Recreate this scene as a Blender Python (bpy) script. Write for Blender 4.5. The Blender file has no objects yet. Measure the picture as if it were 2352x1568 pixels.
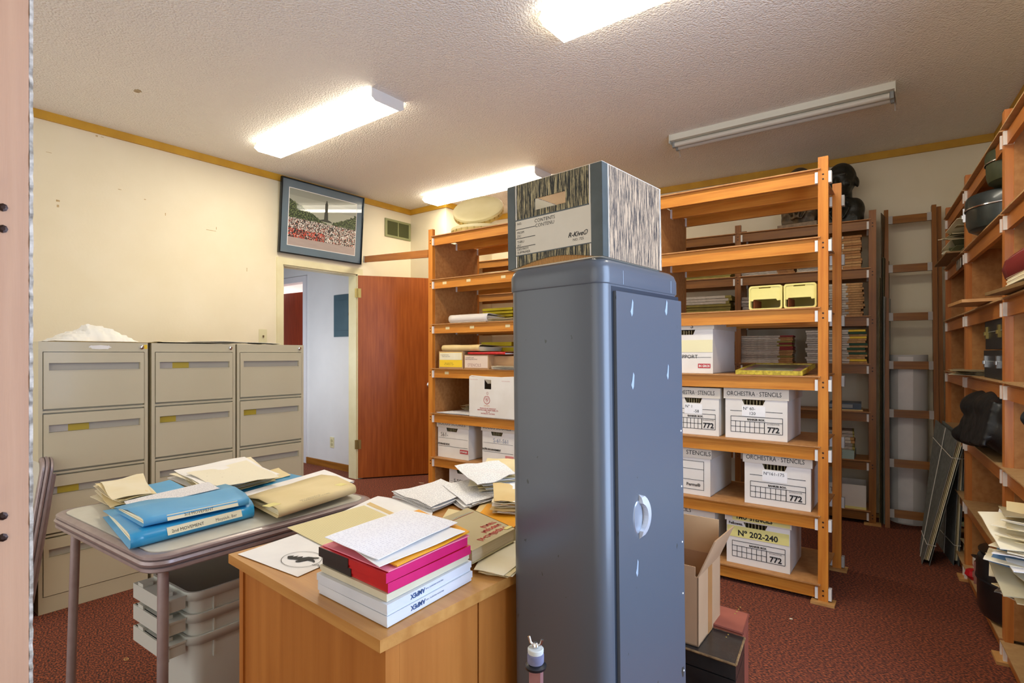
import bpy, bmesh, math, random
from mathutils import Vector, Matrix, noise
random.seed(7)
R = math.radians
sc = bpy.context.scene
col = sc.collection
# ------------------------------------------------------------------ camera
CX, CY, EYE, FPX, HOR = .7912, .6115, 1.24, 1279.0, 813.0
cd = bpy.data.cameras.new('camera'); cam = bpy.data.objects.new('camera', cd); col.objects.link(cam)
cam.location = (0, 0, EYE); cam.rotation_euler = (R(90), 0, R(37.7))
cd.sensor_width = 36; cd.lens = 36*FPX/2352; cd.shift_y = 29/2352; cd.clip_start = .02
sc.camera = cam
# ------------------------------------------------------------------ world / exposure
def c(h, a=1):
    v = [int(h[i:i+2], 16)/255 for i in (0, 2, 4)]
    return tuple((x/12.92 if x <= .04045 else ((x+.055)/1.055)**2.4) for x in v)+(a,)
w = bpy.data.worlds.new('world'); sc.world = w; w.use_nodes = True
w.node_tree.nodes['Background'].inputs[0].default_value = (1, .985, .96, 1)
w.node_tree.nodes['Background'].inputs[1].default_value = .95
vs = sc.view_settings; vs.view_transform = 'Standard'; vs.look = 'None'; vs.gamma = 1; vs.use_curve_mapping = False
vs.exposure = 0.85
LAMP = 15.0
def area(name, loc, rot, sx, sy, power, colr):
    l = bpy.data.lights.new(name, 'AREA'); l.shape = 'RECTANGLE'; l.size = sx; l.size_y = sy; l.energy = power; l.color = colr
    o = bpy.data.objects.new(name, l); o.location = loc; o.rotation_euler = rot; col.objects.link(o); return o
area('hall_lamp', (-5.5, 2.2, 1.2), (R(75), 0, 0), 1.0, .8, 9, (.86, .92, 1))
area('lit_room_lamp', (-6.3, 4.6, 2.3), (0, 0, 0), .6, .6, 110, (1, .9, .88))
area('daylight_fill', (.655, 1.35, 1.4), (0, R(90), 0), 1.9, 1.2, 34, (.50, .68, 1))  # unseen lamp added to cast bluish daylight on the locker; no window modelled

# ------------------------------------------------------------------ materials
MATS = {}
def nodes(name):
    m = bpy.data.materials.new(name); m.use_nodes = True
    nt = m.node_tree; return m, nt, nt.nodes['Principled BSDF']
def N(nt, t, **kw):
    n = nt.nodes.new(t)
    for k, v in kw.items():
        if k in n.inputs.keys(): n.inputs[k].default_value = v
        else: setattr(n, k, v)
    return n
def mat(name, a, b=None, scale=8, rough=.55, metal=0, bump=0, bscale=None, stretch=(1, 1, 1), coat=0, lo=.35, hi=.65, alpha=1, emit=0, trans=0, coatr=.1, detail=4):
    if name in MATS: return MATS[name]
    m, nt, p = nodes(name); L = nt.links.new
    p.inputs['Base Color'].default_value = c(a); p.inputs['Roughness'].default_value = rough; p.inputs['Metallic'].default_value = metal
    p.inputs['Coat Weight'].default_value = coat; p.inputs['Coat Roughness'].default_value = coatr
    if trans: p.inputs['Transmission Weight'].default_value = trans
    if b or bump:
        tc = N(nt, 'ShaderNodeTexCoord'); mp = N(nt, 'ShaderNodeMapping'); mp.inputs['Scale'].default_value = stretch
        L(tc.outputs['Object'], mp.inputs[0])
    if b:
        n = N(nt, 'ShaderNodeTexNoise', Scale=scale, Detail=detail); L(mp.outputs[0], n.inputs['Vector'])
        r = N(nt, 'ShaderNodeValToRGB'); r.color_ramp.elements[0].position = lo; r.color_ramp.elements[1].position = hi
        r.color_ramp.elements[0].color = c(a); r.color_ramp.elements[1].color = c(b)
        L(n.outputs['Fac'], r.inputs[0]); L(r.outputs[0], p.inputs['Base Color'])
    if bump:
        n2 = N(nt, 'ShaderNodeTexNoise', Scale=bscale or scale*3, Detail=3); L(mp.outputs[0], n2.inputs['Vector'])
        bp = N(nt, 'ShaderNodeBump', Strength=bump, Distance=.01); L(n2.outputs['Fac'], bp.inputs['Height']); L(bp.outputs[0], p.inputs['Normal'])
    if emit:
        p.inputs['Emission Color'].default_value = c(b or a); p.inputs['Emission Strength'].default_value = emit
    MATS[name] = m; return m
def woodmat(name, a, b, axis, rough=.42, coat=.12, sc_=1.0):
    st = {'x': (.9, 14, 14), 'y': (14, .9, 14), 'z': (14, 14, .9)}[axis]
    m = mat(name, a, b, scale=3*sc_, rough=rough, stretch=st, coat=coat, bump=.04, bscale=10, lo=.3, hi=.7, detail=6, coatr=.25)
    m.node_tree.nodes['Principled BSDF'].inputs['Specular IOR Level'].default_value = .28; return m
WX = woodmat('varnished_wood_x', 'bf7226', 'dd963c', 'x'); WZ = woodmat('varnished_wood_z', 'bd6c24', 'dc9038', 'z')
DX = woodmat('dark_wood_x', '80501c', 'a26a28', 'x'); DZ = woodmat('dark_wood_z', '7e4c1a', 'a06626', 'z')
HARD = mat('hardboard', 'a9713a', 'b98248', scale=40, rough=.7, bump=.05)
BOARDT = mat('shelf_board_brown', 'b07a44', 'c08a52', scale=30, rough=.6)
WHITE = mat('white_plastic', 'e6e2da', rough=.4)
GREYB = mat('grey_bracket', 'b5b0a8', rough=.5)
SCREW = mat('dark_screw', '38261f', rough=.35, metal=.6)
CREAM = mat('cream_wall', 'e6dabb', 'ebe0c4', scale=2.5, rough=.6, bump=.05, bscale=60)
TRIMY = mat('mustard_trim', 'cc9c28', 'be8e22', scale=8, rough=.5)
TRIMC = mat('cream_trim', 'e4dcb4', 'ddd3a8', scale=6, rough=.4)
HALLW = mat('hall_wall_white', 'd6d6d6', 'dcdcdc', scale=3, rough=.6)
CHROME = mat('chrome', 'd8d8d8', rough=.18, metal=1)
BRASS = mat('old_brass', 'a89356', rough=.35, metal=.9)
BLACK = mat('black_plastic', '15161a', rough=.4)
BLKCASE = mat('black_case', '22262a', '1a1d20', scale=60, rough=.42, bump=.15, bscale=200)
INK = mat('ink_black', '1b1b1b', rough=.7)
INKG = mat('ink_grey', '77706a', rough=.8)
INKR = mat('ink_red', 'b8343a', rough=.7)
PAPW = mat('paper_white', 'f6f4f0', 'efedea', scale=10, rough=.8)
PAPC = mat('paper_cream', 'f0e7cc', 'eadeba', scale=8, rough=.8)
MANILA = mat('manila', 'e2c88e', 'dcbd80', scale=8, rough=.7)
MANILAP = mat('manila_pale', 'ead8a8', 'e2cf9a', scale=6, rough=.7)
ORANGE = mat('orange_folder', 'f0a818', 'e69c14', scale=8, rough=.5)
BLUEF = mat('blue_folder', '62b0de', '58a8da', scale=8, rough=.45)
BLUES = mat('blue_folder_spine', '35a6dc', '2c9bd2', scale=8, rough=.3, coat=.4)
PINK = mat('magenta_card', 'd41f6c', 'c41860', scale=12, rough=.35, coat=.3)
PINKL = mat('pink_card', 'f08aa0', rough=.6)
RED = mat('red_card', 'c8191c', 'b81418', scale=12, rough=.35, coat=.3)
BOXW = mat('carton_white', 'ece6dc', 'e4dccf', scale=5, rough=.7)
BOXL = mat('carton_lid', 'ddd2be', 'e4dac8', scale=5, rough=.7)
BOXT = mat('carton_tan', 'b08a60', 'ba9468', scale=6, rough=.75)
DARKIN = mat('dark_inside', '4a3c22', '2c2416', scale=40, rough=.8, stretch=(6, 1, .2))
YEL = mat('yellow_paper', 'f0e02a', 'e6cc20', scale=8, rough=.6)
YELCARD = mat('yellow_card', 'f4cc2c', rough=.6)
TAPEY = mat('yellowed_tape', 'eadf8c', rough=.4)

def printmat(name, paper, ink, rows=24, cut=.45, dens=60, thick=.35):
    """paper with rows of small print laid out in the sheet's own UV map"""
    if name in MATS: return MATS[name]
    m, nt, p = nodes(name); L = nt.links.new; p.inputs['Roughness'].default_value = .8
    uv = N(nt, 'ShaderNodeTexCoord'); sp = N(nt, 'ShaderNodeSeparateXYZ'); L(uv.outputs['UV'], sp.inputs[0])
    mul = N(nt, 'ShaderNodeMath', operation='MULTIPLY'); mul.inputs[1].default_value = rows; L(sp.outputs['Y'], mul.inputs[0])
    fr = N(nt, 'ShaderNodeMath', operation='FRACT'); L(mul.outputs[0], fr.inputs[0])
    lt = N(nt, 'ShaderNodeMath', operation='LESS_THAN'); lt.inputs[1].default_value = thick; L(fr.outputs[0], lt.inputs[0])
    mp = N(nt, 'ShaderNodeMapping'); mp.inputs['Scale'].default_value = (dens, rows*1.0, 1); L(uv.outputs['UV'], mp.inputs[0])
    n = N(nt, 'ShaderNodeTexNoise', Scale=1.0, Detail=2); L(mp.outputs[0], n.inputs['Vector'])
    gt = N(nt, 'ShaderNodeMath', operation='GREATER_THAN'); gt.inputs[1].default_value = cut; L(n.outputs['Fac'], gt.inputs[0])
    mu = N(nt, 'ShaderNodeMath', operation='MULTIPLY'); L(lt.outputs[0], mu.inputs[0]); L(gt.outputs[0], mu.inputs[1])
    mx = N(nt, 'ShaderNodeMix', data_type='RGBA'); L(mu.outputs[0], mx.inputs['Factor'])
    mx.inputs[6].default_value = c(paper); mx.inputs[7].default_value = c(ink); L(mx.outputs[2], p.inputs['Base Color'])
    MATS[name] = m; return m
PRW = printmat('printed_white', 'eceaea', 'b4b2b8', rows=22, cut=.5)
PRSCORE = printmat('score_sheet', 'f5f3ef', 'b6b2b2', rows=26, cut=.45, dens=50, thick=.3)
PRSTAFF = printmat('staff_paper', 'efe5b4', 'cdbd86', rows=36, cut=.0, dens=3, thick=.4)
PRLIGHT = printmat('faint_print', 'f6f5f8', 'dcdae2', rows=24, cut=.5, dens=40, thick=.3)

# ------------------------------------------------------------------ mesh helpers
class MB:
    def __init__(s): s.bm = bmesh.new(); s.uv = None
    def poly(s, pts, faces, mi=0, M=None):
        vs_ = [s.bm.verts.new(M @ Vector(p) if M else p) for p in pts]
        for f in faces:
            try: fc = s.bm.faces.new([vs_[i] for i in f]); fc.material_index = mi
            except ValueError: pass
        return s
    def box(s, x0, x1, y0, y1, z0, z1, mi=0, M=None):
        return s.poly([(x0, y0, z0), (x1, y0, z0), (x1, y1, z0), (x0, y1, z0), (x0, y0, z1), (x1, y0, z1), (x1, y1, z1), (x0, y1, z1)],
                      [(0, 3, 2, 1), (4, 5, 6, 7), (0, 1, 5, 4), (1, 2, 6, 5), (2, 3, 7, 6), (3, 0, 4, 7)], mi, M)
    def prism(s, poly, z0, z1, mi=0, M=None):
        n = len(poly)
        return s.poly([(x, y, z0) for x, y in poly]+[(x, y, z1) for x, y in poly],
                      [tuple(range(n))[::-1], tuple(range(n, 2*n))]+[(i, (i+1) % n, n+(i+1) % n, n+i) for i in range(n)], mi, M)
    def lathe(s, prof, seg=24, mi=0, M=None, sx=1, sy=1, cap=True):
        pts = []; n = len(prof)
        for i in range(seg):
            a = 2*math.pi*i/seg
            for r, z in prof: pts.append((r*math.cos(a)*sx, r*math.sin(a)*sy, z))
        f = [(i*n+j, ((i+1) % seg)*n+j, ((i+1) % seg)*n+j+1, i*n+j+1) for i in range(seg) for j in range(n-1)]
        if cap:
            f += [tuple(i*n for i in range(seg))[::-1], tuple(i*n+n-1 for i in range(seg))]
        return s.poly(pts, f, mi, M)
    def tube(s, path, r, seg=8, mi=0, M=None):
        P_ = [Vector(p) for p in path]; n = len(P_); pts = []
        up = Vector((0, 0, 1))
        for i, p in enumerate(P_):
            t = (P_[min(i+1, n-1)]-P_[max(i-1, 0)]).normalized()
            a = t.cross(up)
            if a.length < .05: a = t.cross(Vector((1, 0, 0)))
            a.normalize(); b = t.cross(a)
            for k in range(seg):
                q = 2*math.pi*k/seg; pts.append(tuple(p+a*math.cos(q)*r+b*math.sin(q)*r))
        f = [(i*seg+k, i*seg+(k+1) % seg, (i+1)*seg+(k+1) % seg, (i+1)*seg+k) for i in range(n-1) for k in range(seg)]
        f += [tuple(range(seg))[::-1], tuple((n-1)*seg+k for k in range(seg))]
        return s.poly(pts, f, mi, M)
    def ball(s, ctr, rad, mi=0, seg=20, rings=12):
        m = Matrix.Translation(ctr) @ Matrix.Diagonal((rad[0], rad[1], rad[2], 1))
        r = bmesh.ops.create_uvsphere(s.bm, u_segments=seg, v_segments=rings, radius=1, matrix=m)
        for v in r['verts']:
            for f in v.link_faces: f.material_index = mi
        return s
    def bevel(s, w_, seg=2):
        bmesh.ops.bevel(s.bm, geom=[e for e in s.bm.edges if e.calc_face_angle(0) > R(30)], offset=w_, segments=seg, affect='EDGES', profile=.6)
        return s
    def mesh(s, name, mats, smooth=None):
        bmesh.ops.recalc_face_normals(s.bm, faces=s.bm.faces)
        me = bpy.data.meshes.new(name); s.bm.to_mesh(me); s.bm.free()
        for m in (mats if isinstance(mats, (list, tuple)) else [mats]): me.materials.append(m)
        if smooth:
            me.polygons.foreach_set('use_smooth', [True]*len(me.polygons)); me.set_sharp_from_angle(angle=R(smooth))
        return me
def link(name, me, parent=None, loc=(0, 0, 0), rot=(0, 0, 0)):
    o = bpy.data.objects.new(name, me); col.objects.link(o); o.location = loc; o.rotation_euler = rot
    if parent is not None: o.parent = parent
    return o
def put(name, mb, mats, parent=None, loc=(0, 0, 0), rot=(0, 0, 0), smooth=None):
    return link(name, mb.mesh(name, mats, smooth), parent, loc, rot)
def tag(o, label, cat, group=None, kind=None):
    if label: o['label'] = label
    if cat: o['category'] = cat
    if group: o['group'] = group
    if kind: o['kind'] = kind
    return o
def struct(name, mb, m, **k):
    return tag(put(name, mb, m, **k), None, None, kind='structure')
class Frame:
    def __init__(s, ox, oy, ang): s.o = (ox, oy); s.a = R(ang)
    def w(s, x, y, z=0): return (s.o[0]+x*math.cos(s.a)-y*math.sin(s.a), s.o[1]+x*math.sin(s.a)+y*math.cos(s.a), z)
    def lx(s, px, y=0.0):
        """local x where the sight line of photo column px crosses the vertical plane local y"""
        k = (px-1176)/FPX; vx, vy = -CY+CX*k, CX+CY*k
        nx, ny = -math.sin(s.a), math.cos(s.a); o = s.w(0, y)
        d = (o[0]*nx+o[1]*ny)/(vx*nx+vy*ny); X, Y = vx*d, vy*d
        return (X-s.o[0])*math.cos(s.a)+(Y-s.o[1])*math.sin(s.a)
    def z(s, px, py, y=0.0):
        X = s.w(s.lx(px, y), y); d = -CY*X[0]+CX*X[1]; return EYE+(HOR-py)/FPX*d
def P(px, py, z):
    """point at height z above the floor on the sight line of a photo point"""
    d = (z-EYE)*FPX/(HOR-py); u = (px-1176)/FPX*d
    return Vector((-CY*d+CX*u, CX*d+CY*u, z))
def thing(name, label, cat, loc, rz=0, group=None, rot=None):
    o = bpy.data.objects.new(name, None); o.empty_display_size = .05; col.objects.link(o)
    o.location = loc; o.rotation_euler = rot or (0, 0, rz); return tag(o, label, cat, group)
_tx = {}
def txt(s_, size, m, parent, loc, rot=(R(90), 0, 0), width=None, align='LEFT', shear=0, name='lettering', thick=0):
    key = (s_, size, m.name, width, align, shear, thick)
    if key not in _tx:
        cu = bpy.data.curves.new('lettering', 'FONT'); cu.body = s_; cu.size = size; cu.align_x = align; cu.shear = shear
        cu.resolution_u = 2; cu.fill_mode = 'FRONT'; cu.extrude = 0; cu.offset = thick
        t = bpy.data.objects.new('tmp', cu); col.objects.link(t)
        me = bpy.data.meshes.new_from_object(t); bpy.data.objects.remove(t); me.materials.clear(); me.materials.append(m)
        if width:
            xs = [v.co.x for v in me.vertices]; k = width/max(1e-6, max(xs)-min(xs))
            for v in me.vertices: v.co.x *= k
        me.name = 'lettering'; _tx[key] = me
    return link(name, _tx[key], parent, loc, rot)
def recenter(mb):
    bm = mb.bm; vs_ = [v.co.copy() for v in bm.verts]; n = len(vs_)
    ce = sum(vs_, Vector())/n; ce.z = min(v.z for v in vs_)
    for v in bm.verts: v.co -= ce
    return ce
def sheet(name, cs, m, label, cat='paper', group=None, thick=.0012, wave=.002, seed=0, nu=8, nv=8, curl=0, parent=None):
    """a lying sheet: corners a,b,c,d (counter-clockwise), own UV map, gently waved"""
    a, b, cc, d = [Vector(q) for q in cs]; mb = MB(); bm = mb.bm; uvl = bm.loops.layers.uv.new('UVMap')
    top = {}; bot = {}
    for i in range(nu+1):
        for j in range(nv+1):
            u, v = i/nu, j/nv
            p = a*(1-u)*(1-v)+b*u*(1-v)+cc*u*v+d*(1-u)*v
            p.z += wave*(noise.noise(Vector((u*2.3+seed*7.1, v*2.3+seed, seed)))+.5)+curl*(2*u-1)**4
            top[i, j] = bm.verts.new(p+Vector((0, 0, thick))); bot[i, j] = bm.verts.new(p)
    def F(vl, uvs):
        f = bm.faces.new(vl)
        for l, q in zip(f.loops, uvs): l[uvl].uv = q
    for i in range(nu):
        for j in range(nv):
            q = [(i, j), (i+1, j), (i+1, j+1), (i, j+1)]; uvs = [(x/nu, y/nv) for x, y in q]
            F([top[k] for k in q], uvs); F([bot[k] for k in q][::-1], uvs[::-1])
    ring = [(i, 0) for i in range(nu)]+[(nu, j) for j in range(nv)]+[(i, nv) for i in range(nu, 0, -1)]+[(0, j) for j in range(nv, 0, -1)]
    for k in range(len(ring)):
        p, q = ring[k], ring[(k+1) % len(ring)]; F([bot[p], bot[q], top[q], top[p]], [(0, 0)]*4)
    ce = recenter(mb); o = put(name, mb, m, parent, ce, smooth=50)
    return tag(o, label, cat, group) if label else o

# ------------------------------------------------------------------ room shell
CEIL = 2.81
WX0 = -4.6
ax, ay = -4.06, 4.88; bx, by = .31, 5.24          # back wall runs from a to b
rx, ry = 1.05, -2.0
def wall_seg(mb, p, q, t, z0, z1):
    p, q = Vector(p), Vector(q); d = (q-p).normalized(); n = Vector((-d.y, d.x))*t
    mb.prism([tuple(p), tuple(q), tuple(q+n), tuple(p+n)], z0, z1)
def carpet():
    m, nt, p = nodes('red_brown_carpet'); L = nt.links.new; p.inputs['Roughness'].default_value = .95
    tc = N(nt, 'ShaderNodeTexCoord'); mp = N(nt, 'ShaderNodeMapping'); mp.inputs['Scale'].default_value = (1, 1.6, 1); mp.inputs['Rotation'].default_value = (0, 0, .5); L(tc.outputs['Object'], mp.inputs[0])
    n1 = N(nt, 'ShaderNodeTexNoise', Scale=95, Detail=4); n2 = N(nt, 'ShaderNodeTexNoise', Scale=1.7, Detail=3)
    L(mp.outputs[0], n1.inputs['Vector']); L(mp.outputs[0], n2.inputs['Vector'])
    r = N(nt, 'ShaderNodeValToRGB'); e = r.color_ramp.elements; e[0].position = .36; e[0].color = c('2e1c14'); e[1].position = .64; e[1].color = c('a4552e')
    k = r.color_ramp.elements.new(.5); k.color = c('6a3320')
    L(n1.outputs['Fac'], r.inputs[0])
    mx = N(nt, 'ShaderNodeMix', data_type='RGBA', blend_type='MULTIPLY'); mx.inputs['Factor'].default_value = .35
    L(r.outputs[0], mx.inputs[6]); L(n2.outputs['Color'], mx.inputs[7]); L(r.outputs[0], p.inputs['Base Color'])
    bp = N(nt, 'ShaderNodeBump', Strength=.5, Distance=.008); L(n1.outputs['Fac'], bp.inputs['Height']); L(bp.outputs[0], p.inputs['Normal'])
    return m
def popcorn():
    m, nt, p = nodes('stippled_ceiling'); L = nt.links.new; p.inputs['Roughness'].default_value = .7; p.inputs['Base Color'].default_value = c('dcd8d2')
    tc = N(nt, 'ShaderNodeTexCoord')
    n1 = N(nt, 'ShaderNodeTexNoise', Scale=120, Detail=3); n2 = N(nt, 'ShaderNodeTexVoronoi', Scale=90); n3 = N(nt, 'ShaderNodeTexNoise', Scale=1.2, Detail=4)
    for n in (n1, n2, n3): L(tc.outputs['Object'], n.inputs['Vector'])
    su = N(nt, 'ShaderNodeMath', operation='SUBTRACT'); L(n1.outputs['Fac'], su.inputs[0]); L(n2.outputs['Distance'], su.inputs[1])
    bp = N(nt, 'ShaderNodeBump', Strength=.6, Distance=.008); L(su.outputs[0], bp.inputs['Height']); L(bp.outputs[0], p.inputs['Normal'])
    r = N(nt, 'ShaderNodeValToRGB'); r.color_ramp.elements[0].color = c('ece6dc'); r.color_ramp.elements[1].color = c('f2eee8'); L(n3.outputs['Fac'], r.inputs[0]); L(r.outputs[0], p.inputs['Base Color'])
    return m
CARP = carpet()
struct('floor', MB().box(-8.2, 1.8, -2, 5.9, -.05, 0), CARP)
struct('ceiling', MB().prism([(WX0-.12, -2), (rx+.1, -2), (bx+.15, by+.15), (ax-.1, ay+.15), (WX0-.12, 4.3)], CEIL, CEIL+.08), popcorn())
DY0, DY1, DZ_ = 2.645, 3.435, 2.03
m = MB(); T = .12
m.box(WX0-T, WX0, -2, DY0, 0, CEIL).box(WX0-T, WX0, DY1, 4.14, 0, CEIL).box(WX0-T, WX0, DY0, DY1, DZ_, CEIL)
struct('wall_left', m, CREAM)
m = MB(); m.box(WX0-T, ax-T, 4.14, 4.14+T, 0, CEIL); m.box(ax-T, ax, 4.14, ay+.1, 0, CEIL); struct('wall_recess', m, CREAM)
m = MB(); wall_seg(m, (ax-T, ay-.01), (bx+.2, by+.0165), T, 0, CEIL); struct('wall_back', m, CREAM)
m = MB(); wall_seg(m, (bx, by), (rx, ry), T, 0, CEIL); struct('wall_right', m, CREAM)
# crown strips
ch = .055
m = MB().box(WX0, WX0+.018, -2, 4.14, CEIL-ch, CEIL); struct('trim_1', m.bevel(.003, 1), TRIMY)
m = MB().box(WX0+.018, ax+.018, 4.122, 4.14, CEIL-ch, CEIL); struct('trim_2', m.bevel(.003, 1), TRIMY)
m = MB().box(ax, ax+.018, 4.14, ay-.02, CEIL-ch, CEIL); struct('trim_3', m.bevel(.003, 1), TRIMY)
m = MB(); wall_seg(m, (ax+.018, ay-.018), (bx-.02, by-.02), .018, CEIL-ch, CEIL); struct('trim_4', m, TRIMY)
m = MB(); wall_seg(m, (bx-.02, by-.018), (rx-.02, ry), .018, CEIL-ch, CEIL); struct('trim_5', m, TRIMY)
# door casing and stops (room side)
m = MB(); cw = .058
m.box(WX0, WX0+.014, DY0-cw, DY0, 0, DZ_+cw).box(WX0, WX0+.014, DY1, DY1+cw, 0, DZ_+cw).box(WX0, WX0+.014, DY0, DY1, DZ_, DZ_+cw)
m.box(WX0-T, WX0, DY0-.001, DY0+.012, 0, DZ_).box(WX0-T, WX0, DY1-.012, DY1+.001, 0, DZ_).box(WX0-T, WX0, DY0, DY1, DZ_-.012, DZ_)
struct('trim_6', m.bevel(.003, 1), TRIMC)
# hallway
m = MB(); m.box(-5.80, WX0-T, 3.6, 3.7, 0, 2.42).box(-8, -6.62, 3.6, 3.7, 0, 2.42).box(-6.62, -5.80, 3.6, 3.7, 2.07, 2.42); struct('wall_hall', m, HALLW)
struct('wall_hall_near', MB().box(-8, WX0-T, 1.5, 1.6, 0, 2.42), HALLW)
struct('wall_hall_end', MB().box(-8.1, -8, 1.5, 5.8, 0, 2.42), HALLW)
struct('wall_room_beyond', MB().box(-8, -4.8, 5.5, 5.6, 0, 2.42), HALLW)
struct('ceiling_hall', MB().box(-8.1, WX0-T, 1.5, 5.6, 2.42, 2.47), HALLW)
m = MB(); m.box(-5.80, -5.735, 3.582, 3.6, 0, 2.135).box(-6.69, -6.62, 3.582, 3.6, 0, 2.135).box(-6.62, -5.80, 3.582, 3.6, 2.07, 2.135)
struct('trim_7', m.bevel(.003, 1), mat('hall_casing', 'd9d8dc', rough=.4))
struct('baseboard_hall', MB().box(-5.735, WX0-T, 3.585, 3.6, 0, .07).bevel(.003, 1), DX)
HD = woodmat('red_mahogany', '7a2a14', '9a3c1e', 'z', sc_=1.5)
t = thing('door', 'dark red-brown hallway door under a bright gap, seen through the open doorway', 'door', (-6.62, 3.72, 0), R(3))
put('leaf', MB().box(.01, .80, 0, .035, .01, 1.985).bevel(.002, 1), HD, t)
put('knob', MB().lathe([(.0, 0), (.012, 0), (.012, .03), (.026, .045), (.026, .062), (.0, .07)], 16, M=Matrix.Translation((.74, 0, .95)) @ Matrix.Rotation(R(90), 4, 'X'), cap=False), CHROME, t, smooth=40)
# open room door
DOORW = woodmat('orange_mahogany_veneer', '8e4414', 'aa5a20', 'z', rough=.4, coat=.25)
da = math.atan2(.62, .43)
t = thing('door', 'open orange-brown wooden room door standing between cream casing and tall shelves', 'door', (WX0+.02, DY1-.004, 0), da)
put('leaf', MB().box(0, .775, 0, .035, .012, 2.02).bevel(.002, 1), DOORW, t)
k = put('knob', MB().lathe([(0, 0), (.033, 0), (.033, .006), (.012, .012), (.012, .03), (.027, .042), (.029, .056), (.012, .066), (0, .066)], 20, M=Matrix.Translation((.715, 0, .925)) @ Matrix.Rotation(R(90), 4, 'X'), cap=False), CHROME, t, smooth=40)
put('latch_plate', MB().box(.773, .777, .006, .029, .89, .96), BRASS, t)
for z in (1.80, .30):
    put('hinge', MB().lathe([(.006, 0), (.006, .09)], 10, M=Matrix.Translation((-.004, -.004, z))).box(-.03, 0, -.002, .002, z, z+.09).box(0, .03, -.002, .0005, z, z+.09), BRASS, t)
# ------------------------------------------------------------------ wall things
# electrical panel in the hall
t = thing('electrical_panel', 'blue-grey electrical panel recessed in the hallway wall', 'electrical panel', (-5.21, 3.6, 1.425))
PAN = mat('panel_blue_grey', '4b6470', '445c68', scale=6, rough=.35, coat=.2)
put('cover', MB().box(0, .36, -.012, 0, 0, .45).bevel(.004, 2), PAN, t)
put('panel_door', MB().box(.06, .30, -.02, -.012, .07, .39).bevel(.003, 1), PAN, t)
put('latch', MB().box(.275, .29, -.026, -.02, .22, .25), BLACK, t)
def plate(loc, rz, label, cat, sw=True):
    t = thing('wall_switch' if sw else 'wall_outlet', label, cat, loc, rz); IV = mat('ivory_plate', 'd9d2a8', rough=.4)
    put('cover_plate', MB().box(-.035, .035, -.006, 0, -.057, .057).bevel(.003, 2), IV, t)
    if sw: put('toggle', MB().box(-.005, .005, -.016, -.006, -.012, .006), mat('toggle_brown', '6b5433', rough=.4), t)
    else:
        for z in (-.02, .02): put('socket', MB().lathe([(0, 0), (.016, 0), (.016, .003), (0, .003)], 14, M=Matrix.Translation((0, -.006, z)) @ Matrix.Rotation(R(90), 4, 'X'), cap=False), mat('ivory_dark', 'b8b088', rough=.4), t)
plate((WX0, 2.465, 1.395), R(90), 'ivory light switch on the cream wall above the filing cabinets', 'switch')
plate((-5.255, 3.6, .28), 0, 'ivory wall outlet low on the hallway wall', 'outlet', False)
# return air vent
t = thing('air_vent', 'olive-grey louvred air vent high on the cream wall near the corner', 'vent', (WX0, 3.955, 2.565), R(90))
VG = mat('vent_olive', '8c8e62', rough=.45); a_ = .175; b_ = .095
m = MB().box(-a_, a_, -.012, 0, b_-.022, b_).box(-a_, a_, -.012, 0, -b_, -b_+.022).box(-a_, -a_+.028, -.012, 0, -b_+.022, b_-.022).box(a_-.028, a_, -.012, 0, -b_+.022, b_-.022).box(-.006, .006, -.012, 0, -b_+.022, b_-.022)
put('frame', m.bevel(.002, 1), VG, t)
put('backing', MB().box(-a_+.02, a_-.02, -.002, 0, -b_+.015, b_-.015), mat('vent_dark', '1e2012', rough=.9), t)
sl = MB().box(-.072, .072, -.0015, .0015, -.0065, .0065).mesh('slat', mat('vent_slat', '585c38', rough=.5))
for i in range(11):
    for s_ in (-1, 1): link('slat', sl, t, (s_*.0765, -.006, -.066+i*.0132), (R(35), 0, 0))
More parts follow.
